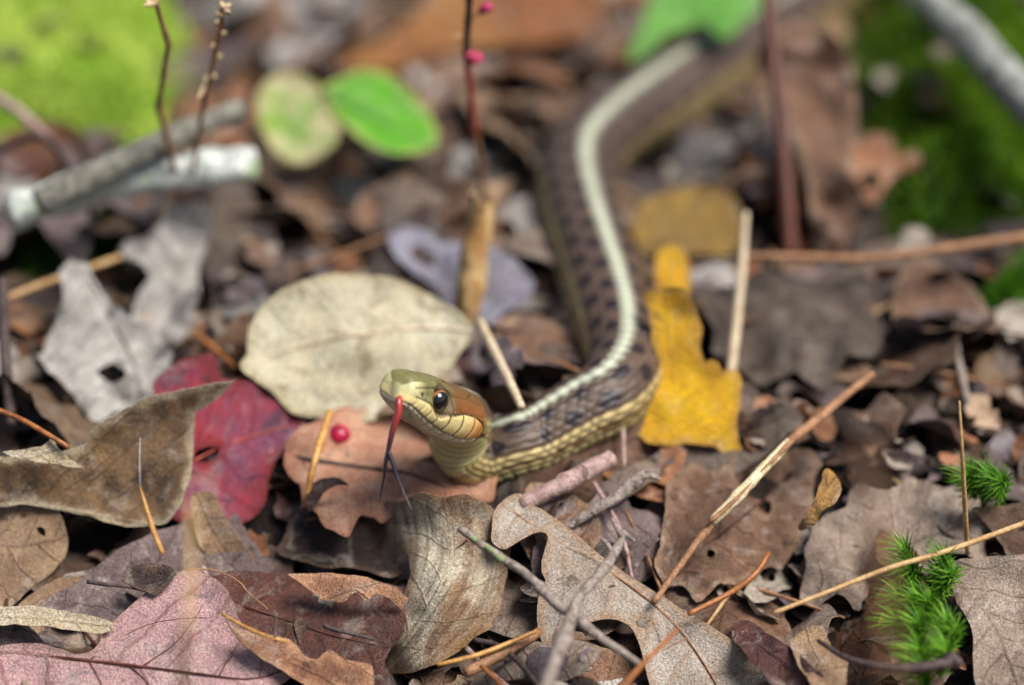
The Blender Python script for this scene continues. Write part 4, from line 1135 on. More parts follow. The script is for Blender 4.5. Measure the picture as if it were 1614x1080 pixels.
for k, (lab, pts, r, mt) in enumerate([
    ('orange pine needle resting against the curled tan leaf', [(-20, 640, 2.4), (30, 660, 2.4), (70, 682, 2.3), (108, 705, 2.1)], [.05, .055, .05], 'needle'),
    ('orange pine needle between the crimson leaf and grey leaf', [(310, 528, 1.7), (335, 548, 1.7), (372, 580, 1.6)], [.07, .07, .05], 'needle'),
    ('yellow needle leaning against the lower rim of the beige leaf', [(482, 790, 1.0), (495, 730, 1.4), (520, 648, 1.9)], [.06, .085, .07], 'needlegold'),
    ('rusty needle lying along the peeled stick', [(1085, 968, 1.0), (1150, 935, 1.1), (1190, 905, 1.2), (1212, 872, 1.2)], [.05, .06, .05], 'needle'),
    ('orange needle crossing the end of the oak leaf', [(975, 1092, 1.6), (1010, 1050, 1.65), (1045, 1015, 1.65), (1068, 992, 1.65)], [.04, .05, .04], 'needle'),
    ('pale split needle on the rusty ragged leaf strip', [(350, 968, 1.2), (385, 988, 1.2), (420, 1003, 1.2), (455, 1012, 1.1)], [.03, .04, .03], 'needlegold'),
    ('long orange needle under the funnel leaf point', [(690, 1048, 0.6), (760, 1030, 0.7), (845, 995, 0.8)], [.04, .05, .04], 'needlegold'),
    ('orange needle pointing out below the funnel leaf', [(758, 1050, 0.7), (775, 1065, 0.8), (800, 1090, 0.9)], [.04, .045, .04], 'needle'),
    ('brown needle lying on the moss by the grey leaf', [(10, 470, 2.2), (60, 450, 2.3), (120, 430, 2.4), (190, 405, 2.5)], [.07, .08, .07], 'straw'),
    ('rust brown needle lying over the spotted brown leaf', [(1385, 985, 1.1), (1395, 960, 1.2), (1408, 935, 1.3)], [.03, .04, .03], 'needle'),
]):
    thing_tube('pine_needle', lab, 'pine needle', pts, r, M[mt], m=8)
thing_tube('dry_twig', 'dark twig lying under the funnel leaf', 'twig', [(748, 1008, 0.5), (790, 1020, 0.5), (830, 1058, 0.5), (860, 1100, 0.5)], [.05, .055, .05], M['twigdark'], rough=0.1)
thing_tube('dry_twig', 'thick buff twig lying between the funnel leaf and oak leaf', 'twig', [(735, 1062, 0.4), (790, 1030, 0.5), (850, 996, 0.5)], [.10, .13, .10], M['stem'], rough=0.15)
branched('budded_twig', 'dark purple twig with a knobbed end by the moss tuft', 'twig', [
    ('twig_arm', [(1290, 1010, 1.0), (1340, 1040, 1.1), (1400, 1052, 1.2), (1450, 1052, 1.25), (1495, 1045, 1.3)], [.04, .055, .08, .10, .11], M['twigdark'], dict(rough=0.12)),
    ('bud', [(1490, 1046, 1.3), (1502, 1040, 1.32), (1512, 1048, 1.3)], [.12, .15, .09], M['twigdark'], dict(rough=0.2, step=0.04)),
], (1420, 1055, 0.8))
thing_tube('tendril', 'thin wiry brown tendril looping over the maroon leaf', 'tendril', [(292, 898, 1.3), (330, 898, 1.3), (355, 905, 1.3), (378, 918, 1.3), (392, 935, 1.25), (422, 960, 1.2)], [.02, .018, .012], M['stem'], m=6)
thing_tube('tendril', 'short upright grey stalk stub on the ragged leaf strip', 'tendril', [(434, 1012, 1.1), (433, 990, 1.4), (435, 966, 1.8)], [.03, .025, .028], M['twig'], m=7)
thing_tube('dry_twig', 'short dark twig lying inside the maroon leaf', 'twig', [(510, 985, 0.9), (525, 992, 0.8), (560, 1000, 0.7), (590, 1008, 0.6)], [.05, .035, .03], M['twigdark'], rough=0.2)
thing_tube('dry_stalk', 'dark purplish stem standing at the rim of the grey leaf', 'stem', [(4, 440, 3.6), (6, 520, 2.8), (12, 600, 2.0), (18, 670, 1.3)], [.10, .12, .12], M['twigdark'], m=10)
thing_tube('woody_stalk', 'dark red woody stem rising beside the drooping brown leaf', 'stem', [(1246, 400, 1.4), (1240, 300, 2.6), (1230, 180, 4.0), (1216, 60, 5.4), (1205, -60, 6.8)], [.19, .18, .17, .16], M['redbrownstem'], m=12, rough=0.05)
# grass blades close to the lens
thing_tube('grass_blade', 'thin straw coloured grass blade rising before the pink leaf', 'grass', [(282, 1110, 3.6), (292, 1000, 4.6), (302, 890, 5.4), (298, 790, 6.0)], [.07, .065, .04], M['straw'], m=6)
thing_tube('grass_blade', 'thin brown grass blade rising before the spotted brown leaf', 'grass', [(1405, 1060, 8.0), (1390, 900, 9.3), (1372, 760, 10.2), (1360, 690, 10.6)], [.07, .06, .03], M['stem'], m=6)
# red flower stem
rf = empty('flower_stem', at(765, 318, 1.8))
pts = [(766, 318, 2.6), (757, 270, 3.6), (749, 210, 4.8), (741, 140, 6.2), (735, 85, 7.2), (737, 40, 8.0), (741, -20, 9.1)]
W = [at(*p) for p in pts]
parent(tube('stem', np.array(W[:3]), [.08, .075], M['stem']), rf)
parent(tube('stem', np.array(W[2:5]), [.085, .08], M['redstem'], rough=0.05), rf)
parent(tube('stem', np.array(W[4:]), [.085, .07], M['twigdark'], rough=0.1), rf)
def ball(name, cen, r, mat, squash=1.0, seed=0, nu=14, nv=9, lump=0.08):
    a, b = np.meshgrid(np.linspace(0, 2 * np.pi, nu, endpoint=False), np.linspace(0.001, np.pi - 0.001, nv), indexing='ij')
    D = np.stack([np.sin(b) * np.cos(a), np.sin(b) * np.sin(a), np.cos(b) * squash], -1)
    D = D * (1 + lump * fbm(D * 2.2, seed, 2))[..., None]
    V = (np.asarray(cen) + D * r).reshape(-1, 3)
    i, j = np.meshgrid(np.arange(nu), np.arange(nv - 1), indexing='ij')
    i2 = (i + 1) % nu
    F = np.stack([i * nv + j, i * nv + j + 1, i2 * nv + j + 1, i2 * nv + j], -1).reshape(-1, 4)
    splat(V)
    return mkmesh(name, V, F, mat)
for k, (bx, by, bz, r) in enumerate([(737, 86, 7.2, .12), (752, 92, 7.1, .13), (748, 98, 7.0, .08), (768, 12, 8.5, .12), (760, 17, 8.4, .09)]):
    parent(ball('flower_bud', at(bx, by, bz), r, M['bud'], 0.9, k, lump=0.3), rf)
for a, b in [((738, 88, 7.2), (752, 92, 7.1)), ((740, 30, 8.1), (768, 12, 8.5)), ((736, 60, 7.6), (708, 55, 7.7)), ((739, 5, 8.6), (728, -6, 8.8))]:
    parent(tube('flower_stalk', np.array([at(*a), at(*b)]), [.03, .025], M['straw'], 0.05, 6), rf)
tag(rf, 'slender red stem with magenta buds rising from the dried sheath', 'flower stem')
# the dried sheath at its foot
def sheath():
    P = resample(catmull(np.array([at(737, 512, 1.5), at(741, 460, 2.2), at(748, 400, 3.0), at(757, 350, 3.7), at(762, 312, 4.2)]), 10), 0.06)
    n, m = len(P), 26
    T, A, B = frames(P)
    s = np.linspace(0, 1, n)
    r = np.interp(s, [0, .12, .3, .6, .85, 1], [.2, .36, .42, .40, .36, .38])
    th = np.linspace(0.25, 2 * np.pi - 0.25, m)
    V = P[:, None] + r[:, None, None] * (np.cos(th + 2.6)[None, :, None] * A[:, None] * 0.75 + np.sin(th + 2.6)[None, :, None] * B[:, None])
    V = V + 0.05 * fbm(V * 1.6, 3, 3)[..., None] * (A[:, None] + B[:, None])
    rim = 0.16 * vnoise(np.stack([th * 1.6, th * 0], -1), 5)
    V[-6:] += (np.linspace(0, 1, 6)[:, None] * rim[None])[..., None] * T[-6:, None]
    i, j = np.meshgrid(np.arange(n - 1), np.arange(m - 1), indexing='ij')
    q = (i * m + j)
    V = V.reshape(-1, 3)
    q = q.ravel()
    Tt = np.vstack([np.stack([q, q + 1, q + m + 1], 1), np.stack([q, q + m + 1, q + m], 1)])
    VV, F, AA, _ = thicken(V, Tt, V * 0, 0.03)
    splat(VV)
    tag(mkmesh('dried_sheath', VV, F, M['sheath']), 'tan rolled dry leaf sheath standing upright behind the beige leaf', 'sheath')
sheath()
# dry seed stalks
def stalk(label, pts, seeds, r):
    root = empty('seed_stalk', at(*pts[-1]))
    W = np.array([at(*p) for p in pts])
    ks = [(k / (len(pts) - 1), 0.35, 0.02) for k in range(1, len(pts) - 1)]
    P = resample(W, 0.08)
    V, F = tube_data(P, r, 9, rough=0.08, knots=ks)
    splat(V)
    parent(mkmesh('stalk', V, F, M['stem']), root)
    for (x, y, z, dx, dy) in seeds:
        z = z + 0.9
        a, b = at(x, y, z), at(x + dx, y + dy, z + 0.1)
        parent(tube('dry_seed', np.array([a, (a + b) / 2, b]), [.035, .065, .015], M['seed'], 0.04, 7), root)
    tag(root, label, 'stalk')
stalk('zigzag bare dry stalk standing in front of the ringed stick', [(232, -10, 9.4), (246, 5, 9.2), (256, 40, 8.6), (266, 70, 8.1), (258, 115, 7.3), (249, 170, 6.2), (262, 215, 5.3), (274, 262, 4.4), (284, 310, 3.2), (290, 345, 1.2)],
      [(243, 8, 8.3, -14, -8), (246, 5, 8.3, -20, 4), (244, 2, 8.3, 6, -14)], [.05, .055, .06, .065, .07])
stalk('dry stalk with small pale seed husks along its top', [(351, 6, 9.2), (348, 40, 8.6), (340, 80, 7.9), (330, 125, 7.1), (318, 180, 6.0), (309, 240, 4.8), (300, 310, 3.2), (298, 345, 1.2)],
      [(351, 12, 8.3, -3, -10), (352, 14, 8.2, 12, -8), (350, 24, 8.0, -10, -2), (353, 18, 8.2, 10, 2), (348, 38, 7.7, -9, -3), (346, 55, 7.4, 11, -4), (341, 76, 7.0, -8, -6), (338, 92, 6.6, 12, -5), (332, 120, 6.0, -10, 8), (326, 128, 5.9, -14, 28), (333, 118, 6.0, 6, 5)], [.045, .05, .055, .06, .07])
# berry
bo = ball('berry', at(534, 686, 1.0), 0.25, M['berry'], 0.9, 2, 20, 14, 0.03)
tag(bo, 'shiny crimson berry lying on the salmon leaf', 'berry')

# ---------------------------------------------------------------- moss
def moss_blades(pts, nrm, n_per, length, width, spread, cols, seed):
    rs = np.random.default_rng(seed)
    n = len(pts) * n_per
    b = np.repeat(pts, n_per, 0)
    d = np.repeat(nrm, n_per, 0) + rs.normal(0, spread, (n, 3))
    d /= np.linalg.norm(d, axis=1)[:, None]
    s = np.cross(d, rs.normal(0, 1, (n, 3))); s /= np.linalg.norm(s, axis=1)[:, None]
    out = np.cross(s, d)
    L = length * rs.uniform(0.6, 1.25, (n, 1)); w_ = width * rs.uniform(0.7, 1.2, (n, 1))
    v0, v1 = b - s * w_ * 0.5, b + s * w_ * 0.5
    m_ = b + d * L * 0.55 + out * L * 0.08
    v2, v3 = m_ + s * w_ * 0.45, m_ - s * w_ * 0.45
    tip = b + d * L + out * L * 0.3
    V = np.stack([v0, v1, v2, v3, tip], 1).reshape(-1, 3)
    o = np.arange(n)[:, None] * 5
    F = (o + np.array([[0, 1, 2, 3]])).tolist() + (o + np.array([[3, 2, 4]])).tolist()
    k = rs.uniform(0, 1, n)
    kk = np.clip(k + 0.5 * np.repeat(vnoise(pts * 0.9, seed), n_per), 0, 1)[:, None]
    cc = np.array(cols[0][:3]) * (1 - kk) + np.array(cols[1][:3]) * kk
    cc = np.repeat(cc, 5, 0)
    return V, F, np.concatenate([cc, np.ones((len(cc), 1))], 1)

def moss_mound(name, label, poly, z0, zh, cols, dens, length, seed, mask_z=0.0):
    """cushion over the ground patch seen inside poly"""
    rs = np.random.default_rng(seed)
    G = np.array([at(x, y, z0)[:2] for x, y in poly])
    cen = G.mean(0)
    lo, hi = G.min(0), G.max(0)
    st_ = 0.22
    xs, ys = np.arange(lo[0] - .5, hi[0] + .5, st_), np.arange(lo[1] - .5, hi[1] + .5, st_)
    X, Y = np.meshgrid(xs, ys, indexing='ij')
    P2 = np.stack([X.ravel(), Y.ravel()], 1)
    ins = inpoly(P2, G)
    d = np.full(len(P2), 1e9)
    for q in resample(G, 0.3, True):
        d = np.minimum(d, np.hypot(*(P2 - q).T))
    hgt = np.where(ins, sstep(0, 2.6, d), -0.3 - d) * zh
    lump = 0.7 * fbm(P2 * 0.5, seed, 3)
    z = H(P2[:, 0], P2[:, 1]) + hgt + lump * ins + 0.1
    V = np.stack([P2[:, 0], P2[:, 1], z], 1)
    nx, ny = X.shape
    i, j = np.meshgrid(np.arange(nx - 1), np.arange(ny - 1), indexing='ij')
    q = (i * ny + j).ravel()
    Fq = np.stack([q, q + ny, q + ny + 1, q + 1], 1)
    keep = (ins | (d < .4))[Fq].all(1)
    Fq = Fq[keep]
    T = np.vstack([Fq[:, [0, 1, 2]], Fq[:, [0, 2, 3]]])
    N = vnormals(V, T)
    sel = np.where(ins)[0]
    sel = np.repeat(sel, dens)
    pts = V[sel] + rs.uniform(-.5, .5, (len(sel), 3)) * np.array([st_, st_, 0])
    VB, FB, CB = moss_blades(pts, N[sel], 4, length, length * 0.16, 0.55, cols, seed)
    n0 = len(V)
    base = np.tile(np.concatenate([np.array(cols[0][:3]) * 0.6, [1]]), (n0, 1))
    VV = np.vstack([V, VB])
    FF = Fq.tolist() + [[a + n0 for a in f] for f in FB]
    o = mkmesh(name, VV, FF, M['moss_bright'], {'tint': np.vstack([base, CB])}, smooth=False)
    o['kind'] = 'stuff'
    tag(o, label, 'moss')
    return V[ins]

mossP = []
mossP.append(moss_mound('moss_cushion', 'moss cushion painted sunlit yellow green behind the lichened branch', [(-120, 190), (60, 200), (180, 190), (280, 160), (300, 90), (270, 10), (230, -60), (100, -120), (-150, -120)], 2.2, 1.6, (c(140, 184, 36), c(240, 250, 140)), 3, 0.42, 1))  # sunlight on this cushion is painted into its pale yellow blade colours
mossP.append(moss_mound('moss_cushion', 'deep green moss cushion under the slanting grey branch', [(1345, 330), (1420, 345), (1530, 335), (1640, 320), (1720, 200), (1640, 60), (1500, -20), (1380, -60), (1330, 20), (1350, 120), (1340, 230)], 2.0, 1.5, (c(44, 82, 6), c(112, 148, 18)), 3, 0.42, 2))
mossP.append(moss_mound('moss_patch', 'dark green moss patch beneath the ringed stick and seed stalks', [(0, 440), (20, 380), (80, 355), (180, 340), (280, 345), (230, 380), (170, 410), (90, 440), (30, 470)], 1.3, 1.3, (c(40, 84, 10), c(92, 132, 24)), 3, 0.4, 3))
mossP.append(moss_mound('moss_patch', 'small green moss patch at the end of the thin reddish stem', [(1420, 430), (1480, 440), (1560, 440), (1650, 420), (1680, 500), (1610, 545), (1570, 500), (1500, 470)], 1.2, 1.1, (c(44, 96, 12), c(90, 140, 24)), 3, 0.4, 4))
mossP.append(moss_mound('moss_patch', 'tiny green moss patch between the silver grey leaf and beige leaf', [(335, 395), (365, 385), (390, 420), (378, 450), (345, 445)], 1.2, 0.5, (c(60, 116, 16), c(110, 160, 30)), 4, 0.4, 5))

def moss_shoot(name, base, axis, L, seed, cols):
    rs = np.random.default_rng(seed)
    axis = np.array(axis, float); axis /= np.linalg.norm(axis)
    V, F, CC = [], [], []
    nl = 95
    for k in range(nl):
        s = 0.15 + 0.85 * k / nl
        p0 = base + axis * L * s
        ph = k * 2.4
        a = np.cross(axis, [0.3, 0.2, 0.9]); a /= np.linalg.norm(a); b = np.cross(axis, a)
        out = a * math.cos(ph) + b * math.sin(ph)
        el = 0.75 + 0.5 * s
        ln = 0.56 * rs.uniform(.7, 1.2) * (1.05 - 0.35 * abs(s - 0.6))
        side = np.cross(axis, out)
        pts = []
        sweep = np.array([-0.55, 0.0, -0.15])
        for q, t in enumerate((0, .35, .7, 1.0)):
            pts.append(p0 + axis * ln * el * t * (1 - .35 * t) + out * ln * (.45 * t + .25 * t * t) + sweep * ln * .5 * t * t)
        wd = (.017, .019, .012, 0.001)
        o = len(V)
        for q in range(4):
            V += [pts[q] - side * wd[q], pts[q] + side * wd[q]]
        for q in range(3):
            F.append([o + 2 * q, o + 2 * q + 1, o + 2 * q + 3, o + 2 * q + 2])
        kk = rs.uniform(0, 1)
        cc = np.array(cols[0][:3]) * (1 - kk) + np.array(cols[1][:3]) * kk
        CC += [list(cc) + [1]] * 8
    V = np.array(V)
    splat(V)
    return mkmesh(name, V, F, M['moss_bright'], {'tint': np.array(CC)}, smooth=False)
mt = empty('moss_tuft', at(1460, 1010, 0.2))
for k, (bx, by, tx, ty, z) in enumerate([(1440, 925, 1428, 868, .9), (1450, 935, 1438, 895, .8), (1475, 940, 1488, 880, .9), (1470, 955, 1500, 905, .8), (1440, 985, 1420, 940, .7), (1450, 995, 1445, 945, .8), (1470, 1000, 1465, 950, .8),
                                         (1440, 1020, 1418, 980, .6), (1455, 1030, 1450, 985, .7), (1475, 1035, 1490, 985, .7), (1485, 1045, 1500, 1000, .6), (1460, 1065, 1450, 1025, .5), (1480, 1075, 1490, 1030, .5), (1465, 1090, 1455, 1050, .4)]):
    b0 = at(bx, by, z); t0 = at(tx, ty, z + 0.7)
    parent(moss_shoot('moss_shoot', b0, t0 - b0, float(np.linalg.norm(t0 - b0)), 50 + k, (c(40, 96, 14), c(126, 178, 44))), mt)
tag(mt, 'tuft of feathery green moss shoots beside the mottled brown leaf', 'moss')
mt = empty('moss_tuft', at(1545, 780, 0.6))
for k, (bx, by, tx, ty, z) in enumerate([(1540, 795, 1530, 750, .8), (1555, 800, 1560, 752, .8), (1570, 795, 1580, 760, .8)]):
    b0 = at(bx, by, z); t0 = at(tx, ty, z + 0.6)
    parent(moss_shoot('moss_shoot', b0, t0 - b0, float(np.linalg.norm(t0 - b0)), 80 + k, (c(44, 96, 14), c(110, 160, 40))), mt)
tag(mt, 'small dark green moss shoots behind the thin upright straw', 'moss')

# ---------------------------------------------------------------- scattered litter leaves
HM_S = 0.25
hx0, hy0 = -24.0, -14.0
hnx, hny = int(48 / HM_S), int(52 / HM_S)
HMX, HMY = np.meshgrid(hx0 + (np.arange(hnx) + .5) * HM_S, hy0 + (np.arange(hny) + .5) * HM_S, indexing='ij')
HM = H(HMX, HMY)
MZ = np.full(HM.shape, -99.0)
for P in mossP:
    i = ((P[:, 0] - hx0) / HM_S).astype(int); j = ((P[:, 1] - hy0) / HM_S).astype(int)
    m = (i >= 0) & (i < hnx) & (j >= 0) & (j < hny)
    MZ[i[m], j[m]] = P[m, 2]
    HM[i[m], j[m]] = 50.0                      # no litter piles up on the living moss
TER = H(HMX, HMY)

def leaf_outline(kind, L, W, rs):
    u = np.linspace(0, 1, 60)
    if kind == 'oval':
        w_ = W * np.sin(np.pi * u ** 0.85) ** 0.75
    elif kind == 'narrow':
        w_ = W * 0.62 * np.sin(np.pi * u ** 0.9) ** 0.8
    elif kind == 'toothed':
        w_ = W * np.sin(np.pi * u ** 0.75) ** 0.8 * (1 + 0.10 * (2 * np.abs((u * 14) % 1 - 0.5) - 0.5))
    elif kind == 'lobed':
        w_ = W * 1.15 * np.sin(np.pi * u ** 0.8) ** 0.6 * (0.70 + 0.38 * np.cos(u * 2 * np.pi * 3.5 + 2.6))
    else:                                         # broken piece
        w_ = W * np.sin(np.pi * u) ** 0.4 * (1 + 0.35 * vnoise(np.stack([u * 5, u * 0 + rs.integers(99)], 1), 4))
    w_ = np.maximum(w_, 0.02)
    bw = 0.10 * W * np.sin(u * 5 + rs.uniform(0, 6))
    a = np.stack([u * L - L / 2, w_ + bw], 1)
    b = np.stack([u * L - L / 2, -w_ * rs.uniform(.85, 1.05) + bw], 1)[::-1]
    return np.vstack([a, b[1:-1]])

def make_litter_leaf(kind, L, W, curl_v, curl_u, seed, res):
    rs = np.random.default_rng(seed)
    o = rag(leaf_outline(kind, L, W, rs), res * 0.7, 0.06 if kind != 'broken' else 0.16, seed, 1.6)
    holes = []
    if rs.random() < 0.35:
        for _ in range(rs.integers(1, 3)):
            tt = np.linspace(0, 2 * np.pi, 10, endpoint=False)
            r = rs.uniform(0.12, 0.32)
            cx, cy = rs.uniform(-.3, .3) * L, rs.uniform(-.4, .4) * W
            hp = np.stack([cx + r * np.cos(tt) * rs.uniform(.7, 1.2, 10), cy + r * np.sin(tt) * rs.uniform(.7, 1.2, 10)], 1)
            if inpoly(hp, o).all():
                holes.append(hp); break
    V2, T, ed = cdt_fill(o, holes, res, seed)
    u, v = V2[:, 0], V2[:, 1]
    hw = (0.20 * fbm(V2 * 0.7, seed + 1, 3) + 0.10 * fbm(V2 * 2.0, seed + 2, 2))
    hw -= 0.05 * np.exp(-(v / .1) ** 2)
    hw += 0.10 * rs.uniform(0, 1) * np.cos(u * 2 * np.pi / 0.9) * np.clip(np.abs(v) / W, 0, 1) * np.clip(ed * 2, 0, 1)
    hw += rs.uniform(-.4, .9) * sstep(0.5, 0.0, ed) * 0.28 * (0.5 + 0.5 * fbm(V2 * 0.4, seed + 5, 2))
    kv = curl_v / W + 1e-4
    ang = v * kv
    y = (1 / kv - hw) * np.sin(ang); z = 1 / kv - (1 / kv - hw) * np.cos(ang)
    ku = curl_u / (L / 2) + 1e-4
    ang = u * ku
    x = (1 / ku - z) * np.sin(ang); z2 = 1 / ku - (1 / ku - z) * np.cos(ang)
    V = np.stack([x, y, z2], 1)
    return V, T, np.stack([u + L / 2, v, ed], 1)

KINDS = ['oval', 'oval', 'narrow', 'toothed', 'lobed', 'broken', 'broken']
KWORD = {'oval': 'oval', 'narrow': 'narrow', 'toothed': 'toothed', 'lobed': 'lobed', 'broken': 'broken'}
PAL = {'brown': 'brown', 'dark': 'dark brown', 'greybrown': 'grey brown', 'purple': 'purplish grey', 'tan': 'tan', 'palegrey': 'pale grey', 'rust': 'rusty', 'maroon': 'maroon', 'ochre': 'ochre'}
WT = {'brown': 22, 'dark': 16, 'greybrown': 20, 'purple': 18, 'tan': 11, 'palegrey': 9, 'rust': 7, 'maroon': 4, 'ochre': 1.5}
LANDMARK = [('the beige leaf', (560, 550)), ('the curled tan leaf', (150, 720)), ('the crimson leaf', (370, 720)), ('the silver grey leaf', (270, 420)), ('the holed grey leaf', (160, 560)),
            ('the pink leaf', (250, 1010)), ('the maroon leaf', (500, 980)), ('the funnel leaf', (700, 920)), ('the oak leaf', (1000, 950)), ('the bright yellow leaf', (1080, 600)),
            ('the mustard leaf', (1085, 350)), ('the salmon leaf', (590, 740)), ('the ochre leaf', (740, 40)), ('the drooping leaf', (1290, 220)), ('the blue grey leaf', (720, 440)),
            ('the peeled stick', (1180, 770)), ('the long dry straw', (1400, 890)), ('the moss tuft', (1460, 970)), ('the thin upright straw', (1520, 740)), ('the reddish stem', (1400, 400)),
            ('the moss painted sunlit', (120, 80)), ('the deep green moss', (1500, 220)), ('the lichened branch', (200, 290)), ('the seedling', (550, 190)), ('the red flower stem', (750, 180)),
            ('the dried sheath', (745, 410)), ('the snake tail', (1060, 110)), ('the snake body bend', (980, 560)), ('the seed stalks', (290, 200)), ('the dusty grey leaf', (1320, 520)), ('the pinkish twig', (900, 750))]
rs = np.random.default_rng(2024)
placed = 0
tries = 0
names = list(WT); pw = np.array([WT[k] for k in names]); pw = pw / pw.sum()
stuffV, stuffF, stuffA, soff = [], [], [], 0

def place(V, T, x, y, yaw, tx, ty, pct=70, sink=0.0):
    Rm = np.array(Matrix.Rotation(yaw, 3, 'Z') @ Matrix.Rotation(tx, 3, 'X') @ Matrix.Rotation(ty, 3, 'Y'))
    Wv = V @ Rm.T + np.array([x, y, 0])
    i = np.clip(((Wv[:, 0] - hx0) / HM_S).astype(int), 0, hnx - 1)
    j = np.clip(((Wv[:, 1] - hy0) / HM_S).astype(int), 0, hny - 1)
    dz = np.percentile(HM[i, j] - Wv[:, 2], pct) - sink
    Wv[:, 2] += dz
    return Wv, i, j

def view_ok(Wv, tol):
    px, py, d = proj(Wv)
    i = np.floor(px / BC).astype(int); j = np.floor(py / BC).astype(int)
    m = (i >= 0) & (i < BW) & (j >= 0) & (j < BH)
    inside = m.mean()
    if not m.any():
        return 0.0, True
    blk = (ZB[j[m], i[m]] < 1e8) & (d[m] < ZB[j[m], i[m]] - 0.02)
    return inside, blk.mean() < tol

GRP = 'dead leaves scattered in the forest floor litter'
NTARGET = 295
used = set()
while placed < NTARGET and tries < 6000:
    tries += 1
    layer = placed / NTARGET
    px, py = rs.uniform(-60, 1670), rs.uniform(-60, 1120)
    if py < 420 and rs.random() < 0.25:
        continue
    p = at0(px, py, 0.3 if py > 850 else 0.9)
    kind = KINDS[rs.integers(len(KINDS))]
    small = layer > 0.55
    L = (rs.uniform(2.8, 5.4) if py > 700 else rs.uniform(3.6, 6.6)) if not small else rs.uniform(1.5, 4.2)
    if kind == 'broken': L *= 0.7
    Wd = L * rs.uniform(0.26, 0.42)
    cv, cu = rs.normal(0.25, 0.75), rs.normal(0.05, 0.55)
    sd_ = 5000 + tries
    V, T, A = make_litter_leaf(kind, L, Wd, cv, cu, sd_, 0.24 if py > 560 else 0.34)
    Wv, i, j = place(V, T, p[0], p[1], rs.uniform(0, 6.28), rs.normal(0, 0.34) + (0.18 if small else 0.05), rs.normal(0, 0.34), 60 if not small else 70)
    over = (Wv[:, 2] - TER[i, j])
    if np.percentile(over, 90) > 1.9 or over.min() < -2.5:
        continue
    ins, ok = view_ok(Wv, 0.012)
    if ins < 0.15 or not ok:
        continue
    pal = names[rs.choice(len(names), p=pw)]
    if px < 500 and rs.random() < 0.15: pal = 'purple'
    VV, F, AA, N = thicken(Wv, T, A, 0.02)
    o = mkmesh('litter_leaf', VV, F, M[pal], {'leafuv': AA})
    state = 'curled' if abs(cv) > 0.75 or abs(cu) > 0.6 else ('cupped' if cv > 0.3 else 'flat')
    cpx, cpy, _ = proj(Wv.mean(0))
    lm = min(LANDMARK, key=lambda t: (t[1][0] - cpx[0]) ** 2 + (t[1][1] - cpy[0]) ** 2)[0]
    lm2 = sorted(LANDMARK, key=lambda t: (t[1][0] - cpx[0]) ** 2 + (t[1][1] - cpy[0]) ** 2)[1][0]
    size = 'large ' if L > 4.6 else ('small ' if L < 2.4 else '')
    lab = f'{size}{state} {KWORD[kind]} {PAL[pal]} dead leaf lying near {lm}'
    if lab in used:
        lab = f'{size}{state} {KWORD[kind]} {PAL[pal]} leaf between {lm} and {lm2}'
    used.add(lab)
    tag(o, lab, 'leaf', GRP)
    np.maximum.at(HM, (i, j), np.minimum(Wv[:, 2], TER[i, j] + 1.6))
    placed += 1
print('litter leaves', placed, 'tries', tries)

# loose needles and twiglets in the litter
nn = 0
for k in range(400):
    if nn >= 46: break
    px, py = rs.uniform(0, 1614), rs.uniform(150, 1080)
    p = at0(px, py, 0.3 if py > 850 else 0.9)
    L = rs.uniform(1.5, 4.0); a = rs.uniform(0, 6.28)
    t = np.linspace(-.5, .5, 9)
    cv = rs.normal(0, 0.12)
    X = np.stack([p[0] + t * L * math.cos(a) - cv * L * (t ** 2) * math.sin(a), p[1] + t * L * math.sin(a) + cv * L * (t ** 2) * math.cos(a)], 1)
    i = np.clip(((X[:, 0] - hx0) / HM_S).astype(int), 0, hnx - 1); j = np.clip(((X[:, 1] - hy0) / HM_S).astype(int), 0, hny - 1)
    if (HM[i, j] > 20).any() or (800 < px < 1060 and 60 < py < 640): continue
    za, zb = np.percentile(HM[i[:4], j[:4]], 80), np.percentile(HM[i[5:], j[5:]], 80)
    z = za + (zb - za) * (t + .5) + 0.06
    Pn = np.column_stack([X, z])
    ins, ok = view_ok(Pn, 0.05)
    if ins < 0.8 or not ok: continue
    twig = rs.random() < 0.35
    mk = ['needle', 'stem', 'straw', 'redbrownstem'][rs.integers(4)] if not twig else ['twigdark', 'twigpink', 'twig'][rs.integers(3)]
    r = rs.uniform(.03, .05) if not twig else rs.uniform(.05, .10)
    V, F = tube_data(resample(Pn, 0.15), [r * .7, r, r * .6], 7, rough=0.12 if twig else 0.0)
    lm = min(LANDMARK, key=lambda q: (q[1][0] - px) ** 2 + (q[1][1] - py) ** 2)[0]
    cw = {'needle': 'orange', 'stem': 'light brown', 'straw': 'straw coloured', 'redbrownstem': 'reddish brown', 'twigdark': 'dark', 'twigpink': 'pinkish grey', 'twig': 'weathered grey'}[mk]
    lm2 = sorted(LANDMARK, key=lambda q: (q[1][0] - px) ** 2 + (q[1][1] - py) ** 2)[1][0]
    lm = lm if (cw, lm) not in used else f'{lm} and {lm2}'
    used.add((cw, lm))
    o = mkmesh('litter_twig' if twig else 'litter_needle', V, F, M[mk])
    tag(o, (f'short {cw} twig in litter near {lm}' if twig else f'{cw} fallen needle near {lm}'), 'twig' if twig else 'pine needle', 'loose twigs in the litter' if twig else 'loose needles in the litter')
    nn += 1

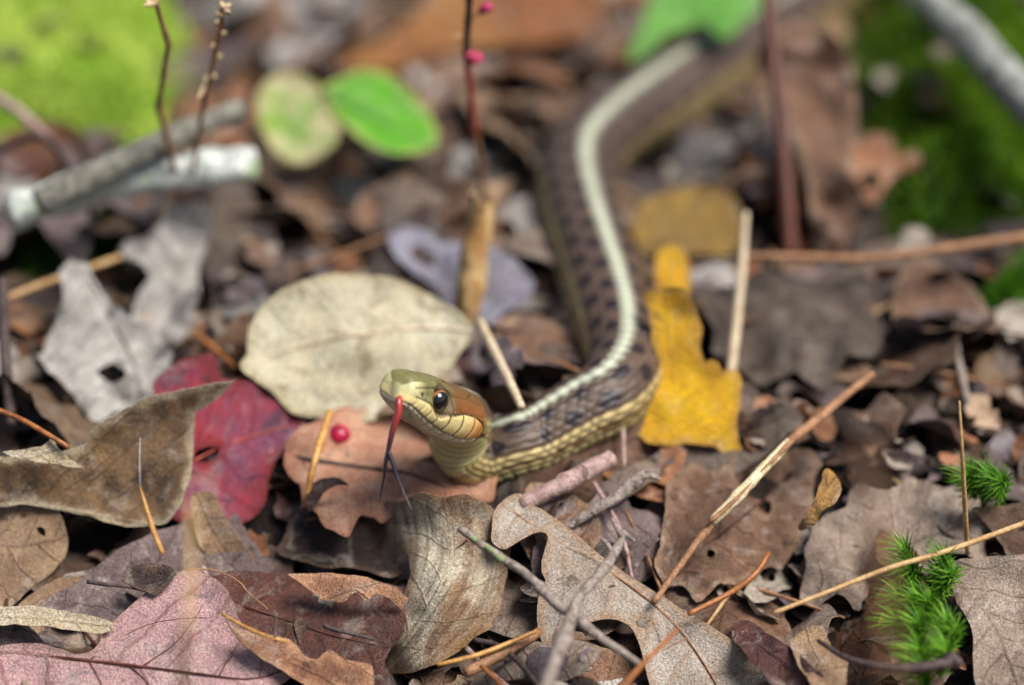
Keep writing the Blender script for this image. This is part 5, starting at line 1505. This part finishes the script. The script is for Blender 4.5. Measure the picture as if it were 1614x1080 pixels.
# crumbs of broken leaf filling the gaps, and the litter that goes on around the picture
VS, FS, AS, off = [], [], [], 0
protos = [make_litter_leaf('broken', 1.2, 0.45, 0.3, 0.2, 900 + k, 0.3) for k in range(10)]
CT = [srgb(*q) for q in ((112, 88, 74), (76, 58, 50), (140, 124, 112), (96, 84, 88), (160, 132, 104), (52, 40, 36), (150, 104, 74), (150, 138, 126))]
for k in range(3000):
    px, py = rs.uniform(-100, 1714), rs.uniform(-100, 1180)
    p = at0(px, py, 0.2 if py > 850 else 0.8)
    V, T, A = protos[rs.integers(10)]
    sc = rs.uniform(.35, 1.0)
    Rm = np.array(Matrix.Rotation(rs.uniform(0, 6.28), 3, 'Z') @ Matrix.Rotation(rs.normal(0, .5), 3, 'X') @ Matrix.Rotation(rs.normal(0, .5), 3, 'Y'))
    Wv = (V * sc) @ Rm.T + np.array([p[0], p[1], 0.0])
    ci, cj = int((p[0] - hx0) / HM_S), int((p[1] - hy0) / HM_S)
    if not (0 <= ci < hnx and 0 <= cj < hny) or (HM[ci, cj] > 20 and k % 8): continue
    Wv[:, 2] += (MZ[ci, cj] + 0.25) if HM[ci, cj] > 20 else (HM[ci, cj] + 0.02) if k % 9 == 0 else (H(p[0], p[1]) + rs.uniform(0.05, .45))
    ins, ok = view_ok(Wv, 0.01)
    if not ok: continue
    A = np.tile(CT[rs.integers(len(CT))], (len(V), 1))
    VS.append(Wv); FS.append(T + off); AS.append(A); off += len(V)
o = mkmesh('leaf_crumbs', np.vstack(VS), np.vstack(FS), M['crumbs'], {'tint': np.vstack(AS)})
o['kind'] = 'stuff'
tag(o, 'crumbled brown leaf fragments filling the gaps of the litter', 'leaf litter')
VS, FS, AS, off = [], [], [], 0
protos = [make_litter_leaf(['oval', 'narrow', 'lobed', 'toothed'][k % 4], rs.uniform(3.5, 6), rs.uniform(1.1, 1.9), rs.normal(.2, .4), rs.normal(0, .3), 950 + k, 0.5) for k in range(14)]
for k in range(1500):
    x, y = rs.uniform(-60, 60), rs.uniform(-50, 75)
    z = H(x, y)
    qx, qy, _ = proj(np.array([x, y, float(z)]))
    if y > -30 and -130 < qx[0] < 1740 and -150 < qy[0] < 1230: continue
    V, T, A = protos[rs.integers(14)]
    Rm = np.array(Matrix.Rotation(rs.uniform(0, 6.28), 3, 'Z') @ Matrix.Rotation(rs.normal(0, .25), 3, 'X') @ Matrix.Rotation(rs.normal(0, .25), 3, 'Y'))
    Wv = V @ Rm.T + np.array([x, y, z + rs.uniform(.1, .8)])
    if Wv[:, 1].min() < -44 and abs(x) < 8: continue
    VS.append(Wv); FS.append(T + off); AS.append(A); off += len(V)
o = mkmesh('surrounding_litter', np.vstack(VS), np.vstack(FS), M['crumb'], {'leafuv': np.vstack(AS)})
o['kind'] = 'stuff'
tag(o, 'brown leaf litter carpet spreading on around the snake', 'leaf litter')
